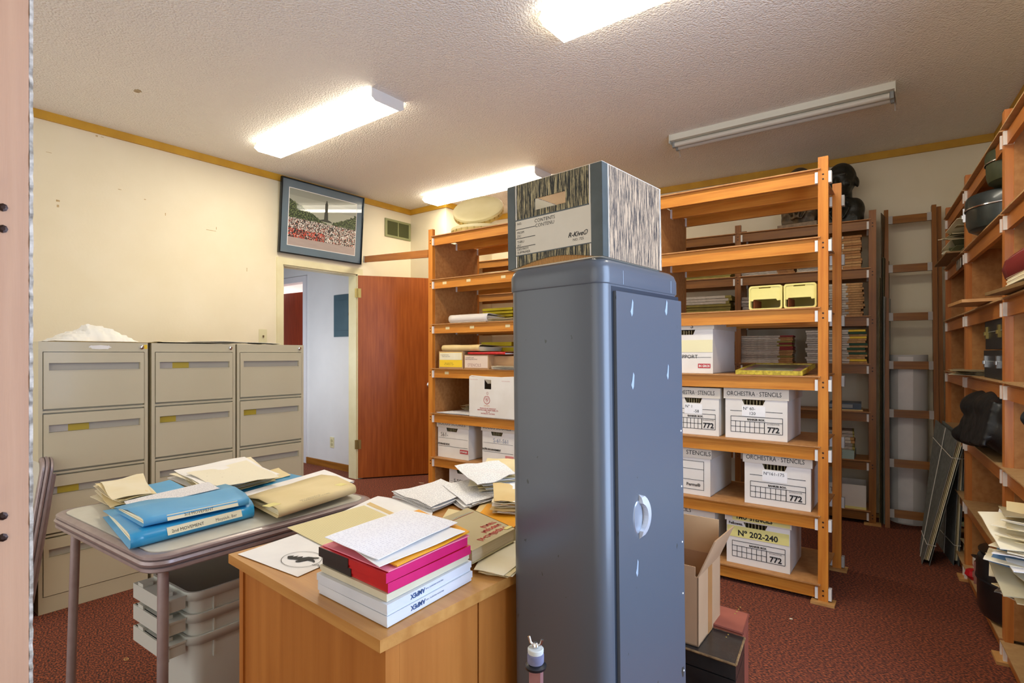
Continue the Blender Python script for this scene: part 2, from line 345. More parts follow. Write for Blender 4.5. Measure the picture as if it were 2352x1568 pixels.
# framed group photograph
def photomat():
    m, nt, p = nodes('group_photograph'); L = nt.links.new; p.inputs['Roughness'].default_value = .6
    p.inputs['Coat Weight'].default_value = 1; p.inputs['Coat Roughness'].default_value = .03
    tc = N(nt, 'ShaderNodeTexCoord'); sp = N(nt, 'ShaderNodeSeparateXYZ'); L(tc.outputs['UV'], sp.inputs[0])
    def noi(s_, st, det=3):
        mp = N(nt, 'ShaderNodeMapping'); mp.inputs['Scale'].default_value = st; L(tc.outputs['UV'], mp.inputs[0])
        n = N(nt, 'ShaderNodeTexNoise', Scale=s_, Detail=det); L(mp.outputs[0], n.inputs['Vector']); return n
    def math_(op, a, b):
        n = N(nt, 'ShaderNodeMath', operation=op)
        for i, q in enumerate((a, b)):
            if isinstance(q, (int, float)): n.inputs[i].default_value = q
            else: L(q, n.inputs[i])
        return n.outputs[0]
    U, V = sp.outputs['X'], sp.outputs['Y']
    def mix(f, a, b):
        n = N(nt, 'ShaderNodeMix', data_type='RGBA'); L(f, n.inputs['Factor'])
        for i, q in ((6, a), (7, b)):
            if isinstance(q, str): n.inputs[i].default_value = c(q)
            else: L(q, n.inputs[i])
        return n.outputs[2]
    def ramp(f, lst):
        r = N(nt, 'ShaderNodeValToRGB'); r.color_ramp.interpolation = 'CONSTANT'; e = r.color_ramp.elements
        e[0].position = lst[0][0]; e[0].color = c(lst[0][1]); e[1].position = lst[1][0]; e[1].color = c(lst[1][1])
        for q, h in lst[2:]: e.new(q).color = c(h)
        L(f, r.inputs[0]); return r.outputs[0]
    sky = ramp(V, [(0, 'a9ab98'), (.75, '9fa294'), (.88, '929688')])
    # tree line: high at both sides, low in the middle
    dist = math_('ABSOLUTE', math_('SUBTRACT', U, .56), 0)
    tl = math_('ADD', math_('ADD', math_('MULTIPLY', dist, .62), .40), math_('MULTIPLY', noi(14, (1, 1, 1), 5).outputs['Fac'], .16))
    tree = math_('LESS_THAN', V, tl)
    tc_ = ramp(noi(46, (1, 1, 1), 5).outputs['Fac'], [(0, '1e2a14'), (.46, '34442a'), (.52, '54663a'), (.6, '7c8a58')])
    col1 = mix(tree, sky, tc_)
    # crowd band
    crowd = math_('MULTIPLY', math_('LESS_THAN', V, math_('ADD', .45, math_('MULTIPLY', noi(60, (1, 1, 1)).outputs['Fac'], .08))), math_('GREATER_THAN', V, .14))
    vo = N(nt, 'ShaderNodeTexVoronoi', Scale=80); mp = N(nt, 'ShaderNodeMapping'); mp.inputs['Scale'].default_value = (1.3, .8, 1); L(tc.outputs['UV'], mp.inputs[0]); L(mp.outputs[0], vo.inputs['Vector'])
    s2 = N(nt, 'ShaderNodeSeparateColor'); L(vo.outputs['Color'], s2.inputs[0])
    back = ramp(s2.outputs[0], [(0, '2a2622'), (.3, 'c8bfb4'), (.5, '8c7468'), (.62, 'e0dcd6'), (.8, 'a85a48'), (.9, '3c3a3c')])
    front = ramp(s2.outputs[0], [(0, '1c1a1c'), (.38, 'c8452e'), (.66, 'b49484'), (.8, '2a2a30'), (.93, 'd8d0c8')])
    isf = math_('MULTIPLY', math_('LESS_THAN', V, .30), math_('LESS_THAN', U, .52))
    col2 = mix(crowd, col1, mix(isf, back, front))
    pav = math_('LESS_THAN', V, .145)
    col3 = mix(pav, col2, mix(noi(6, (1, 4, 1)).outputs['Fac'], 'b4a49c', 'a08f88'))
    L(col3, p.inputs['Base Color']); return m
PW, PH = .865, .655
zt = 2.785; tilt = R(4.5)
t = thing('framed_photograph', 'large framed colour photograph of a seated crowd before a monument, tilting over the doorway', 'picture', (WX0+.03, 3.02, zt-PH*math.cos(tilt)-.005), rot=(0, tilt, 0))
# local: y along wall, z up, x out
BF = mat('black_metal_frame', '23282c', rough=.25, metal=.6); MT = mat('slate_mat', '60707a', '647682', scale=4, rough=.75)
MT.node_tree.nodes['Principled BSDF'].inputs['Coat Weight'].default_value = .9; MT.node_tree.nodes['Principled BSDF'].inputs['Coat Roughness'].default_value = .03
h2 = PW/2; f = .010
m = MB().box(-.012, .016, -h2, -h2+f, 0, PH).box(-.012, .016, h2-f, h2, 0, PH).box(-.012, .016, -h2+f, h2-f, 0, f).box(-.012, .016, -h2+f, h2-f, PH-f, PH)
put('frame', m, BF, t)
put('mat_board', MB().box(-.006, .004, -h2+f, h2-f, f, PH-f), MT, t)
mg = .075
put('white_border', MB().box(.004, .0055, -h2+mg, h2-mg, mg, PH-mg), PAPW, t)
m = MB(); uvl = m.bm.loops.layers.uv.new('UVMap'); e_ = mg+.005
vv = [m.bm.verts.new(q) for q in [(.0062, -h2+e_, e_), (.0062, h2-e_, e_), (.0062, h2-e_, PH-e_), (.0062, -h2+e_, PH-e_)]]
fc = m.bm.faces.new(vv)
for l, q in zip(fc.loops, [(0, 0), (1, 0), (1, 1), (0, 1)]): l[uvl].uv = q
put('print', m, photomat(), t)
MON = mat('monument_print', '3c3e34', rough=.6)
def _mon():
    m = MB(); y0 = .02
    for pts in ([(-.075, .34), (.07, .34), (.05, .355), (.022, .362), (.018, .43), (-.018, .43), (-.022, .362), (-.05, .355)], [(-.012, .43), (.014, .43), (.016, .50), (.008, .52), (.006, .535), (-.004, .535), (-.006, .52), (-.015, .50)]):
        m.poly([(.0066, y0+a, b) for a, b in pts], [tuple(range(len(pts)))])
    return m
put('monument', _mon(), MON, t)
# wooden rail from the shelving post to the wall
p0, p1 = Vector((-3.215, 3.085, 2.035)), Vector((-4.565, 3.50, 2.185))
d_ = p1-p0
t = thing('bracing_rail', 'narrow wooden rail bridging from the tall shelving to the cream wall over the door', 'rail', p0, rot=(0, -math.asin(d_.z/d_.length), math.atan2(d_.y, d_.x)))
Ln = d_.length
put('rail', MB().box(0, Ln-.02, -.01, .01, -.03, .03).bevel(.002, 1), woodmat('rail_wood', 'c07c38', 'a8642a', 'x'), t)
put('end_bracket', MB().box(Ln-.022, Ln, -.014, .014, -.033, .033).bevel(.002, 1), GREYB, t)
# ceiling fixtures
TUBE = mat('lit_diffuser', 'ffffff', 'fff6e0', emit=LAMP, rough=.4)
TUBE2 = mat('lit_diffuser_side', 'ffffff', 'fff6e0', emit=LAMP*.3, rough=.4)
FIXW = mat('fixture_white', 'ecebe8', rough=.4)
def fixture(x0, y0, L_, label):
    t = thing('fluorescent_fixture', label, 'ceiling light', (x0, y0, CEIL), 0); W_ = .24
    put('housing', MB().box(.006, L_-.007, .03, W_-.03, -.028, -.001).bevel(.003, 1), FIXW, t)
    pr = [(.012, -.018), (W_-.012, -.018), (W_, -.045), (W_-.03, -.064), (.03, -.064), (0, -.045)]
    Mx = Matrix(((0, 0, 1, 0), (1, 0, 0, 0), (0, 1, 0, 0), (0, 0, 0, 1)))
    dm = MB().prism(pr, .006, L_-.006, M=Mx)
    for f_ in dm.bm.faces: f_.material_index = 0 if all(v.co.z < -.06 for v in f_.verts) else 1
    put('diffuser', dm, [TUBE, TUBE2], t)
    for q in (0, L_-.005):
        pe = [(-.002, 0), (W_+.002, 0), (W_+.002, -.05), (W_-.026, -.068), (.026, -.068), (-.002, -.05)]
        if q > 0: put('end_cap', MB().prism(pe, q, q+.005, M=Mx), FIXW, t)
        else: put('end_cap', MB().prism([(.02, 0), (W_-.02, 0), (W_-.02, -.02), (.02, -.02)], q, q+.005, M=Mx), FIXW, t)
fixture(-4.03, 2.09, 1.375, 'lit fluorescent ceiling fixture nearest the framed photograph')
fixture(-1.455, 2.076, 1.375, 'lit fluorescent ceiling fixture cut by the top edge of the photo')
fixture(-4.07, 3.81, 1.37, 'lit fluorescent ceiling fixture over the round frame drums')
t = thing('fluorescent_fixture', 'unlit open fluorescent ceiling fixture with two bare grey tubes', 'ceiling light', (-1.552, 3.85, CEIL), R(1.2))
FG = mat('fixture_cream_white', 'd4d2c4', rough=.35)
put('housing', MB().box(0, 1.34, 0, .13, -.042, 0).box(0, 1.34, .13, .20, -.02, 0).bevel(.002, 1), FG, t)
for q in (0, 1.335): put('end_cap', MB().box(q, q+.005, -.005, .21, -.062, 0), FG, t)
TG = mat('dead_tube', 'c9c4b8', rough=.3)
for yy in (.045, .115):
    put('tube', MB().lathe([(.018, .03), (.018, 1.31)], 14, M=Matrix.Translation((0, yy, -.062)) @ Matrix.Rotation(R(90), 4, 'Y')), TG, t, smooth=60)
    for q in (.012, 1.312): put('lamp_socket', MB().box(q, q+.018, yy-.012, yy+.012, -.082, -.042).bevel(.002, 1), mat('socket_grey', '8d8f8c', rough=.4), t)
for q in (.006, 1.33): put('diffuser_clip', MB().tube([(q, .15, -.04), (q, .19, -.06), (q, .215, -.095)], .004, 6), GREYB, t)

# ------------------------------------------------------------------ shelving
def shelving(F, label, xs, ybeams, levels, ztop, group=None, wx=WX, wz=WZ, panels=(), board=BOARDT, feet=True, pw=.045, zfrom=0.0, sagskip=(), depth=None, lean=0, bgs=None, btmat=None):
    t = thing('shelving_unit', label, 'shelving', F.w(0, 0), F.a, group)
    D = depth or (ybeams[-1]+.03)
    post = MB().box(0, pw, 0, .028, 0, ztop).bevel(.003, 1).mesh('post', wz)
    postb = MB().box(0, pw, 0, .028, 0, ztop-.0).bevel(.003, 1).mesh('post', wz)
    scr = MB()
    for x in xs:
        for y, me in ((0, post), (D-.028, postb)):
            link('post', me, t, (x, y, .012 if feet else 0))
            if feet: put('foot_pad', MB().box(x-.03, x+pw+.03, y-.03, y+.05, 0, .012).bevel(.001, 1), mat('pad_wood', 'c8985a', 'b88648', scale=20, rough=.6), t)
        for z in levels:
            for dz in (-.031, -.055):
                scr.lathe([(.0045, -.001), (.0045, .0015), (.002, .0022)], 8, M=Matrix.Translation((x+pw/2, 0, z+dz)) @ Matrix.Rotation(R(90), 4, 'X'))
    o = put('screw_heads', scr, SCREW, t); o['kind'] = 'stuff'
    bw = MB().box(0, .013, -.006, .028, -.073, -.018).bevel(.001, 1).mesh('bracket', WHITE)
    for i in range(len(xs)-1):
        x0, x1 = xs[i]+pw, xs[i+1]; L_ = x1-x0
        beam = MB().box(.013, L_-.013, 0, .018, -.073, -.020).box(.0, L_, .006, .016, -.020, -.006).bevel(.0015, 1).mesh('beam', wx)
        bd = MB().box(-.012, L_+.012, -.012, D-.03, -.006, 0).mesh('shelf_board', board)
        for z in levels:
            if (i, levels.index(z)) in sagskip: continue
            for y in ybeams:
                link('beam', beam, t, (x0, y+.006, z)); link('bracket', bw, t, (x0, y, z)); link('bracket', bw, t, (x1-.013, y, z))
            link('shelf_board', bd, t, (x0, 0.0, z))
    for x, s_ in panels:
        put('side_panel', MB().box(x, x+.005, .028, D-.028, .1, ztop-.07), HARD, t)
    return t
MID = Frame(-3.213, 3.077, 1.2)
LV = [.095, .435, .78, 1.13, 1.475, 1.825, 2.165]
XM = [0, .907, 1.815, 2.722]
tm = shelving(MID, 'long orange-varnished shelving row of banker boxes standing in mid room behind the locker', XM, [0, .27, .54], LV, 2.21, panels=[(.045, 0), (.952, 0), (1.86, 0)])
for z, pl in ((1.825, (1020, 1075, 1155)), (1.475, (1027, 1083, 1165)), (1.13, (1025,)),):
    for px in pl:
        x = MID.lx(px); put('label_tape', MB().box(x-.02, x+.02, .0045, .0062, z-.045, z-.025), mat('old_tape', 'e0cc98', rough=.6), tm)
for px in (1915,):
    for z in LV: put('bracket', MB().box(2.768, 2.782, .54, .575, z-.075, z-.015).bevel(.002, 1), GREYB, tm)
    for z in LV: put('bracket', MB().box(2.7675, 2.781, 0, .03, z-.075, z-.018).bevel(.002, 1), WHITE, tm)
BK = Frame(-.404, 4.80, 5.5)
LB = [.10, .465, .82, 1.17, 1.52, 1.87, 2.223]
XB = [-3.77, -2.82, -1.88, -.94, 0-.02]
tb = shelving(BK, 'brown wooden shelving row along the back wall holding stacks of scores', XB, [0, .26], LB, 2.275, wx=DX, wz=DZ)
RT = Frame(.017, 4.76, -84.2)
LR = [.085, .44, .785, 1.13, 1.465, 1.81, 2.15]
XR = [-.02, .78, 1.745, 2.70]
tr = shelving(RT, 'wooden shelving row along the wall holding black instrument cases', XR, [0, .235], LR, 2.21, wx=woodmat('mid_wood_x', 'a8622a', 'c07c3a', 'x'), wz=woodmat('mid_wood_z', 'b0662c', 'cc8440', 'z'),
              panels=[(-.0205+.045, 0), (.825, 0), (1.79, 0)], board=mat('board_light', 'b08a5a', 'bd9868', scale=30, rough=.6))
put('back_panel', MB().box(0, 2.72, .272, .277, .1, 2.14), HARD, tr)
NR = Frame(-.832, .167, 90)
shelving(NR, 'pale wooden shelving end post with square-socket screws close beside the doorway edge', [-.99, -.045], [0, .26], [z-.04 for z in LV], 2.75, wz=woodmat('pale_post_wood', 'bf967a', 'cca486', 'z', rough=.45, coat=.1), feet=False)
m = MB(); z = 0.02
pts = []
while z < 2.74:
    pts.append((random.uniform(-.002, .0035), z)); z += random.uniform(.004, .012)
m.poly([(0, 0, pts[0][1])], [])
n = len(pts); vts = [(x*.9, 0, z) for x, z in pts]+[(x*.9, .0035, z) for x, z in pts]+[(.29, 0, pts[0][1]), (.29, 0, pts[-1][1]), (.29, .0035, pts[0][1]), (.29, .0035, pts[-1][1])]
m = MB(); fcs = [(i, i+1, n+i+1, n+i) for i in range(n-1)]+[tuple(range(n))+(2*n+1, 2*n), tuple(range(n, 2*n))+(2*n+3, 2*n+2)]
m.poly([(-.832-x, .1675+y, z) for x, y, z in vts], fcs)
o = put('end_board', m, mat('frayed_board', 'dcd6cc', '8e877c', scale=90, rough=.9)); tag(o, 'frayed white edge of a board fixed behind the pale wooden post', 'board')

# ------------------------------------------------------------------ filing cabinets
STEEL = mat('putty_steel', 'cbc2a4', 'c6bc9d', scale=2, rough=.38, coat=.15)
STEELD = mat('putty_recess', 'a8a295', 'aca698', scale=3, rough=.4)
CARDY = mat('mustard_card', 'b39c2a', rough=.5)
CF, CB, CH = -3.39, -4.10, 1.30
def cabinet(y0, y1, cards, label, seal=False):
    t = thing('filing_cabinet', label, 'filing cabinet', (CF, y0, 0), R(90)); W = y1-y0; D = CF-CB
    m = MB().box(0, W, .006, D, .0, CH)
    put('body', MB().box(0, W, .022, D, 0, CH).box(0, .016, 0, .022, 0, CH).box(W-.016, W, 0, .022, 0, CH).box(.016, W-.016, 0, .022, 1.252, CH).box(.016, W-.016, 0, .022, 0, .078)
        .box(.016, W-.016, .002, .022, .954+.004, .972-.004).box(.016, W-.016, .002, .022, .659, .669).box(.016, W-.016, .002, .022, .361, .371).bevel(.0015, 1), STEEL, t)
    for i, zt_ in enumerate((1.249, .951, .652, .354)):
        h = .272; z0 = zt_-h; a, b = .019, W-.019; s0, s1 = a+.02, b-.018; r0, r1 = zt_-.088, zt_-.052
        dr = put('drawer', MB().box(a, b, -.004, .014, r1, zt_).box(a, b, -.004, .014, z0, r0).box(a, s0, -.004, .014, r0, r1).box(s1, b, -.004, .014, r0, r1), STEEL, t)
        put('pull_recess', MB().box(s0, s1, .012, .015, r0, r1), STEELD, dr)
        put('pull_lip', MB().box(s0, s1, -.0055, .001, r0-.003, r0), STEEL, dr)
        if cards[i] is not None:
            q = s0+cards[i]*(s1-s0); put('label_card', MB().box(q, q+.085, .009, .0119, r0+.001, r1-.003), CARDY, dr)
            put('clear_holder', MB().box(s0+.002, q, .0095, .0118, r0+.001, r1-.003), mat('clear_grey', 'b4aea6', rough=.2), dr)
    put('lock', MB().lathe([(0, 0), (.011, 0), (.011, .006), (.006, .009), (0, .009)], 16, M=Matrix.Translation((W-.03, 0, 1.277)) @ Matrix.Rotation(R(90), 4, 'X'), cap=False), CHROME, t, smooth=40)
    if seal:
        m = MB(); pts = []
        for i in range(40):
            a = i/40*2*math.pi; pts.append((.245+.045*math.copysign(abs(math.cos(a))**.4, math.cos(a))+random.uniform(-.004, .004), 1.276+.009*math.sin(a)+random.uniform(-.002, .002)))
        m.poly([(x, -.0006, z) for x, z in pts], [tuple(range(40))]); put('torn_sticker', m, PAPW, t)
        put('yellow_dot', MB().box(W-.018, W-.003, -.0008, 0, 1.268, 1.29), YELCARD, t)
cabinet(.715, 1.175, (None, .2, .09, None), 'putty-grey filing cabinet with a torn white sticker on its top rail', True)
cabinet(1.193, 1.645, (.18, .0, None, None), 'putty-grey filing cabinet standing in the middle of the row of three')
cabinet(1.655, 2.10, (None, .0, None, None), 'putty-grey filing cabinet standing beside the doorway')
# things on top of the cabinets
o = sheet('paper_sheet', [(-3.40, .79, CH), (-3.39, 1.22, CH), (-3.95, 1.25, CH), (-3.97, .80, CH)], MANILA, 'flat brown paper sheet under the crumpled white cloth on the cabinets', wave=.004, seed=3)
o = sheet('paper_sheet', [(-3.385, 1.25, CH), (-3.39, 1.72, CH), (-3.9, 1.73, CH), (-3.93, 1.28, CH)], PAPC, 'torn cream paper sheet lying over the middle cabinet', wave=.012, seed=5)
o = sheet('paper_sheet', [(-3.44, 1.55, CH+.013), (-3.46, 1.98, CH+.004), (-3.85, 2.0, CH+.004), (-3.86, 1.5, CH+.013)], PAPW, 'white paper sheet lying over the cabinet beside the doorway', wave=.008, seed=8)
m = MB(); nu, nv = 26, 70; pts = {}
sil = [(0, 0), (.10, .25), (.2, .5), (.38, .72), (.42, .98), (.5, .95), (.7, .8), (.88, .45), (1, 0)]
def silh(v):
    for (a, b), (c_, d) in zip(sil, sil[1:]):
        if a <= v <= c_: return b+(d-b)*(v-a)/(c_-a)
    return 0
for i in range(nu+1):
    for j in range(nv+1):
        u, v = i/nu, j/nv; prof = (math.sin(math.pi*u)**.55); fold = abs(noise.noise(Vector((u*9-v*2.5, v*3.2, 1))))
        stepz = math.floor(silh(v)*prof*6)/6*.4+silh(v)*prof*.6
        z = .105*stepz*(1-.30*fold)+.010*noise.noise(Vector((u*14, v*9, 5)))*prof
        y = (v-.5)*.37+.018*noise.noise(Vector((u*3, v*2, 9))); x = (u-.5)*.34+.02*noise.noise(Vector((v*6, u*2, 4)))
        pts[i, j] = m.bm.verts.new((x, y, max(0.001, z)))
for i in range(nu):
    for j in range(nv): m.bm.faces.new([pts[i, j], pts[i+1, j], pts[i+1, j+1], pts[i, j+1]])
o = put('folded_cloth', m, mat('white_tissue', 'eeeee6', 'f4f2ea', scale=5, rough=.7), None, (-3.66, .99, CH+.006), smooth=38); tag(o, 'crumpled folded white plastic cloth heaped on the cabinets', 'cloth')

# ------------------------------------------------------------------ folding tables
RIM = mat('mauve_metal', '9c8c8a', 'a59694', scale=30, rough=.35, metal=.35, coat=.2)
VINYL = mat('pale_vinyl', 'cfccbe', 'c6c3b4', scale=14, rough=.45)
def rrect(w_, h_, r, n=8):
    p = []
    for cx, cy, a0 in ((w_-r, h_-r, 0), (r, h_-r, 90), (r, r, 180), (w_-r, r, 270)):
        for i in range(n+1): a = R(a0+90*i/n); p.append((cx+r*math.cos(a), cy+r*math.sin(a)))
    return p
def card_table_top(t, W, D):
    def scaled(k): return [(W/2+(x-W/2)*(1-2*k/W), D/2+(y-D/2)*(1-2*k/D)) for x, y in rrect(W, D, .06)]
    m = MB()
    prof = [(.012, -.047), (.004, -.046), (.0, -.042), (.0, -.034), (.006, -.032), (.0, -.029), (-.003, -.022), (.0, -.015), (.006, -.013), (.001, -.011), (.001, -.004), (.006, .0), (.02, .001), (.024, -.002)]
    rings = []
    for k, z in prof: rings.append([m.bm.verts.new((x, y, z)) for x, y in scaled(k)])
    n = len(rings[0])
    for a, b in zip(rings, rings[1:]):
        for i in range(n): m.bm.faces.new([a[i], a[(i+1) % n], b[(i+1) % n], b[i]])
    m.bm.faces.new(rings[0][::-1]); m.bm.faces.new(rings[-1])
    put('rim', m, RIM, t, smooth=35)
    put('vinyl_top', MB().prism(scaled(.024), -.004, .002), VINYL, t)
ta = R(2.5); tz = .72
o0 = Vector((-1.585-.745*math.cos(ta), .553-.745*math.sin(ta), tz))
t = thing('folding_table', 'square folding card table with pale vinyl top under blue folders', 'table', o0, ta)
card_table_top(t, .745, .745)
for x, y in ((.055, .055), (.69, .055), (.055, .69), (.69, .69)):
    lg = put('leg', MB().tube([(x, y, -.046), (x+(.02 if x > .3 else -.02), y-(.012 if y < .3 else -.012), -.705)], .0135, 14), RIM, t, smooth=60)
    put('foot_cap', MB().lathe([(.016, -.72), (.016, -.69)], 14, M=Matrix.Translation((x+(.021 if x > .3 else -.021), y-(.012 if y < .3 else -.012), 0))), BLACK, lg)
TF = Frame(o0.x, o0.y, 2.5)
# folded table leaning on the cabinet side
t = thing('folding_table', 'folded card table leaning against the side of the filing cabinet', 'table', (-4.07, .615, .0), 0)
t.rotation_euler = (R(90-8), 0, 0)
card_table_top(t, .745, .76)
for x in (.06, .68):
    put('leg', MB().tube([(x, .08, -.062), (x, .68, -.062)], .0125, 10), RIM, t, smooth=60)

# ------------------------------------------------------------------ desk
DKF = Frame(-1.385, .655, -3.6)
DW, DD, DH = .625, 1.25, .75
SKW = -.045
DESKT = woodmat('desk_top_wood', 'b47c3c', 'c8924e', 'x', rough=.4, coat=.35)
DESKS = woodmat('desk_side_wood', 'a8662a', 'bd7a38', 'z', rough=.4, coat=.3, sc_=.6)
# desk axes: x to the near corner, y into the room (square to x within a degree or two)
t = thing('desk', 'worn honey-coloured wooden desk covered in scores and tape boxes', 'desk', DKF.w(0, 0), DKF.a)
put('desk_top', MB().prism([(0, 0), (DW, 0), (DW+SKW*DD, DD), (SKW*DD, DD)], DH-.022, DH).bevel(.003, 2), DESKT, t)
put('end_panel', MB().box(.03, DW-.02, .025, .04, 0, DH-.022).box(.015, .035, .02, .05, 0, DH-.022).box(DW-.03, DW-.012, .02, .05, 0, DH-.022).bevel(.002, 1), DESKS, t)
sk = Matrix(((1, SKW, 0, 0), (0, 1, 0, 0), (0, 0, 1, 0), (0, 0, 0, 1)))
put('side_panel', MB().box(DW-.028, DW-.012, .052, .26, 0, DH-.024, M=sk).box(DW-.026, DW-.014, .266, .52, 0, DH-.024, M=sk).bevel(.002, 1), DESKS, t)
put('side_panel', MB().box(.018, .034, .052, .52, 0, DH-.024, M=sk), DESKS, t)
put('far_pedestal', MB().box(.02, DW-.02, .85, DD-.03, .02, DH-.024, M=sk).bevel(.002, 1), DESKS, t)
for i in range(3): 
    dr = put('drawer', MB().box(DW-.02, DW-.004, 0.88, 1.19, .06+i*.21, .25+i*.21, M=sk).bevel(.003, 1), DESKS, t)
    put('drawer_pull', MB().box(DW-.004, DW+.008, 1.0, 1.1, .17+i*.21, .185+i*.21, M=sk).bevel(.003, 1), BRASS, dr)

# ------------------------------------------------------------------ locker
LK = Frame(-.501, .952, -3.7)
LS, LD, LH = .242, .342, 1.431
def lockmat():
    m, nt, p = nodes('blue_grey_enamel'); L = nt.links.new; p.inputs['Roughness'].default_value = .32; p.inputs['Coat Weight'].default_value = .35; p.inputs['Coat Roughness'].default_value = .22
    tc = N(nt, 'ShaderNodeTexCoord')
    mp = N(nt, 'ShaderNodeMapping'); mp.inputs['Scale'].default_value = (1, 1, .55); L(tc.outputs['Object'], mp.inputs[0])
    n = N(nt, 'ShaderNodeTexNoise', Scale=38, Detail=3, Distortion=.3); L(mp.outputs[0], n.inputs['Vector'])
    r = N(nt, 'ShaderNodeValToRGB'); e = r.color_ramp.elements; e[0].position = .725; e[0].color = (0, 0, 0, 1); e[1].position = .735; e[1].color = (1, 1, 1, 1); L(n.outputs['Fac'], r.inputs[0])
    mx = N(nt, 'ShaderNodeMix', data_type='RGBA'); mx.inputs[6].default_value = c('525860'); mx.inputs[7].default_value = c('353a34'); L(r.outputs[0], mx.inputs['Factor']); L(mx.outputs[2], p.inputs['Base Color'])
    return m
LM = lockmat()
tl = thing('locker', 'tall chipped blue-grey metal locker standing beside the desk', 'locker', LK.w(0, 0), LK.a)
tl.rotation_euler = (0, R(-.75), LK.a)
def rpoly(x0, x1, y0, y1, r, n=6):
    return [(x0+x, y0+y) for x, y in rrect(x1-x0, y1-y0, r, n)]
# local: corner nearest the camera at (0,0); side face along -x, door face along +y (faces +x)
m = MB(); body = rpoly(-LS, 0, 0, LD, .028)
m.prism(body, .0, LH-.052); m.box(-.02, .0, .04, .04001, 0, .001)
put('body', m, LM, tl, smooth=40)
m = MB(); rg = []
for k, z in ((-.002, LH-.052), (-.003, LH-.05), (-.003, LH-.022), (.001, LH-.009), (.009, LH-.002), (.02, LH)):
    p_ = rpoly(-LS+k, -k, k, LD-k, .03); rg.append([m.bm.verts.new((x, y, z)) for x, y in p_])
n = len(rg[0])
for a, b in zip(rg, rg[1:]):
    for i in range(n): m.bm.faces.new([a[i], a[(i+1) % n], b[(i+1) % n], b[i]])
m.bm.faces.new(rg[0][::-1]); m.bm.faces.new(rg[-1]); put('top_cap', m, LM, tl, smooth=60)
put('door_gap', MB().box(-.001, .0006, .035, LD-.006, .05, LH-.056), mat('gap_dark', '1c2430', rough=.5), tl)
dr = put('locker_door', MB().box(.0006, .0075, .041, LD-.006, .06, LH-.066).bevel(.002, 2), LM, tl, smooth=40)
for py in (.075, LD-.05):
    put('lid_seam', MB().box(.0031, .0037, py, py+.0012, LH-.05, LH-.022), mat('seam_light', '9aa7b4', rough=.4), tl)
hz = .903
m = MB(); yc = .122; nseg = 16     # crescent pull with an open finger gap
for i in range(nseg):
    a0, a1 = -1+2*i/nseg, -1+2*(i+1)/nseg
    def oo(a): return math.sqrt(max(0, 1-a*a))
    def ii(a): return oo(a/.58) if abs(a) < .58 else 0
    q = []
    for a in (a0, a1):
        z_ = hz+a*.046; o_, n_ = oo(a), ii(a)
        q += [(.0076, yc+.017*n_, z_), (.0076+.013*o_, yc+.017*n_, z_), (.0076+.009*o_, yc+.001+.036*o_, z_), (.0076, yc+.001+.037*o_, z_)]
    m.poly(q, [(0, 1, 5, 4), (1, 2, 6, 5), (2, 3, 7, 6), (3, 0, 4, 7), (0, 3, 2, 1), (4, 5, 6, 7)])
put('finger_gap', MB().box(.0074, .0079, yc-.003, yc+.014, hz-.026, hz+.026), MATS['gap_dark'], dr)
put('door_handle', m, mat('pale_cast_metal', 'd9dce0', rough=.3, metal=.3, coat=.4), dr, smooth=50)
put('handle_cup', MB().lathe([(0, .0), (.022, .0), (.020, .0022), (0, .0022)], 20, M=Matrix.Translation((.0068, yc-.005, hz)) @ Matrix.Rotation(R(90), 4, 'Y'), cap=False, sx=1.6, sy=.85), mat('cup_metal', 'aab4c2', rough=.25, metal=.6), dr, smooth=30)
for z in (1.06, .93, .80, .68, .5): put('rivet', MB().lathe([(.0022, 0), (.0022, .001), (.001, .0016)], 10, M=Matrix.Translation((.0074, LD-.016, z)) @ Matrix.Rotation(R(90), 4, 'Y')), WHITE, dr)
TAPE = mat('tape_remnant', '98a6b4', rough=.3)
for y_, z_ in ((.10, 1.335), (.255, 1.345), (.10, 1.185), (.26, 1.20), (.11, .80)):
    w0 = random.uniform(.007, .01)
    put('tape_scrap', MB().poly([(.0079, y_, z_), (.0079, y_+w0*.5, z_+.018), (.0079, y_+w0, z_+.012), (.0079, y_+w0*.7, z_-.012), (.0079, y_+w0*.2, z_-.018), (.0079, y_-.004, z_-.008)], [(0, 1, 2, 3, 4, 5)]), TAPE, dr)

# ------------------------------------------------------------------ wood-grain archive box on the locker
def grainmat(name, light, dark, cut):
    m, nt, p = nodes(name); L = nt.links.new; p.inputs['Roughness'].default_value = .55
    tc = N(nt, 'ShaderNodeTexCoord'); mp = N(nt, 'ShaderNodeMapping'); mp.inputs['Scale'].default_value = (330, 330, 16); L(tc.outputs['Object'], mp.inputs[0])
    n = N(nt, 'ShaderNodeTexNoise', Scale=1, Detail=6, Roughness=.75); L(mp.outputs[0], n.inputs['Vector'])
    r = N(nt, 'ShaderNodeValToRGB'); e = r.color_ramp.elements; e[0].position = cut; e[0].color = c(dark); e[1].position = cut+.05; e[1].color = c(light); L(n.outputs['Fac'], r.inputs[0]); L(r.outputs[0], p.inputs['Base Color'])
    return m
GR1 = grainmat('black_wood_grain_print', 'b3a67c', '22241c', .50); GR2 = grainmat('brown_wood_grain_print', 'b89c7c', '3c332c', .48)
BKF = Frame(-.501-.012, .952+.006, -3.7)
bw_, bd_, bh_ = .247, .250, .186
tbx = thing('archive_box', 'open wood-grain patterned cardboard archive box lying on top of the locker', 'box', BKF.w(0, 0, LH-.001), BKF.a)
tbx.rotation_euler = (R(-.4), R(-1.2), BKF.a)
tbx.location = (BKF.w(0.0, 0.0)[0]-.011, BKF.w(0, 0)[1]+.01, LH+.001)
EDG = mat('raw_card_edge', 'd8cdb8', rough=.8); CORN = mat('slate_band', '3d4644', '48504e', scale=20, rough=.4, coat=.2)
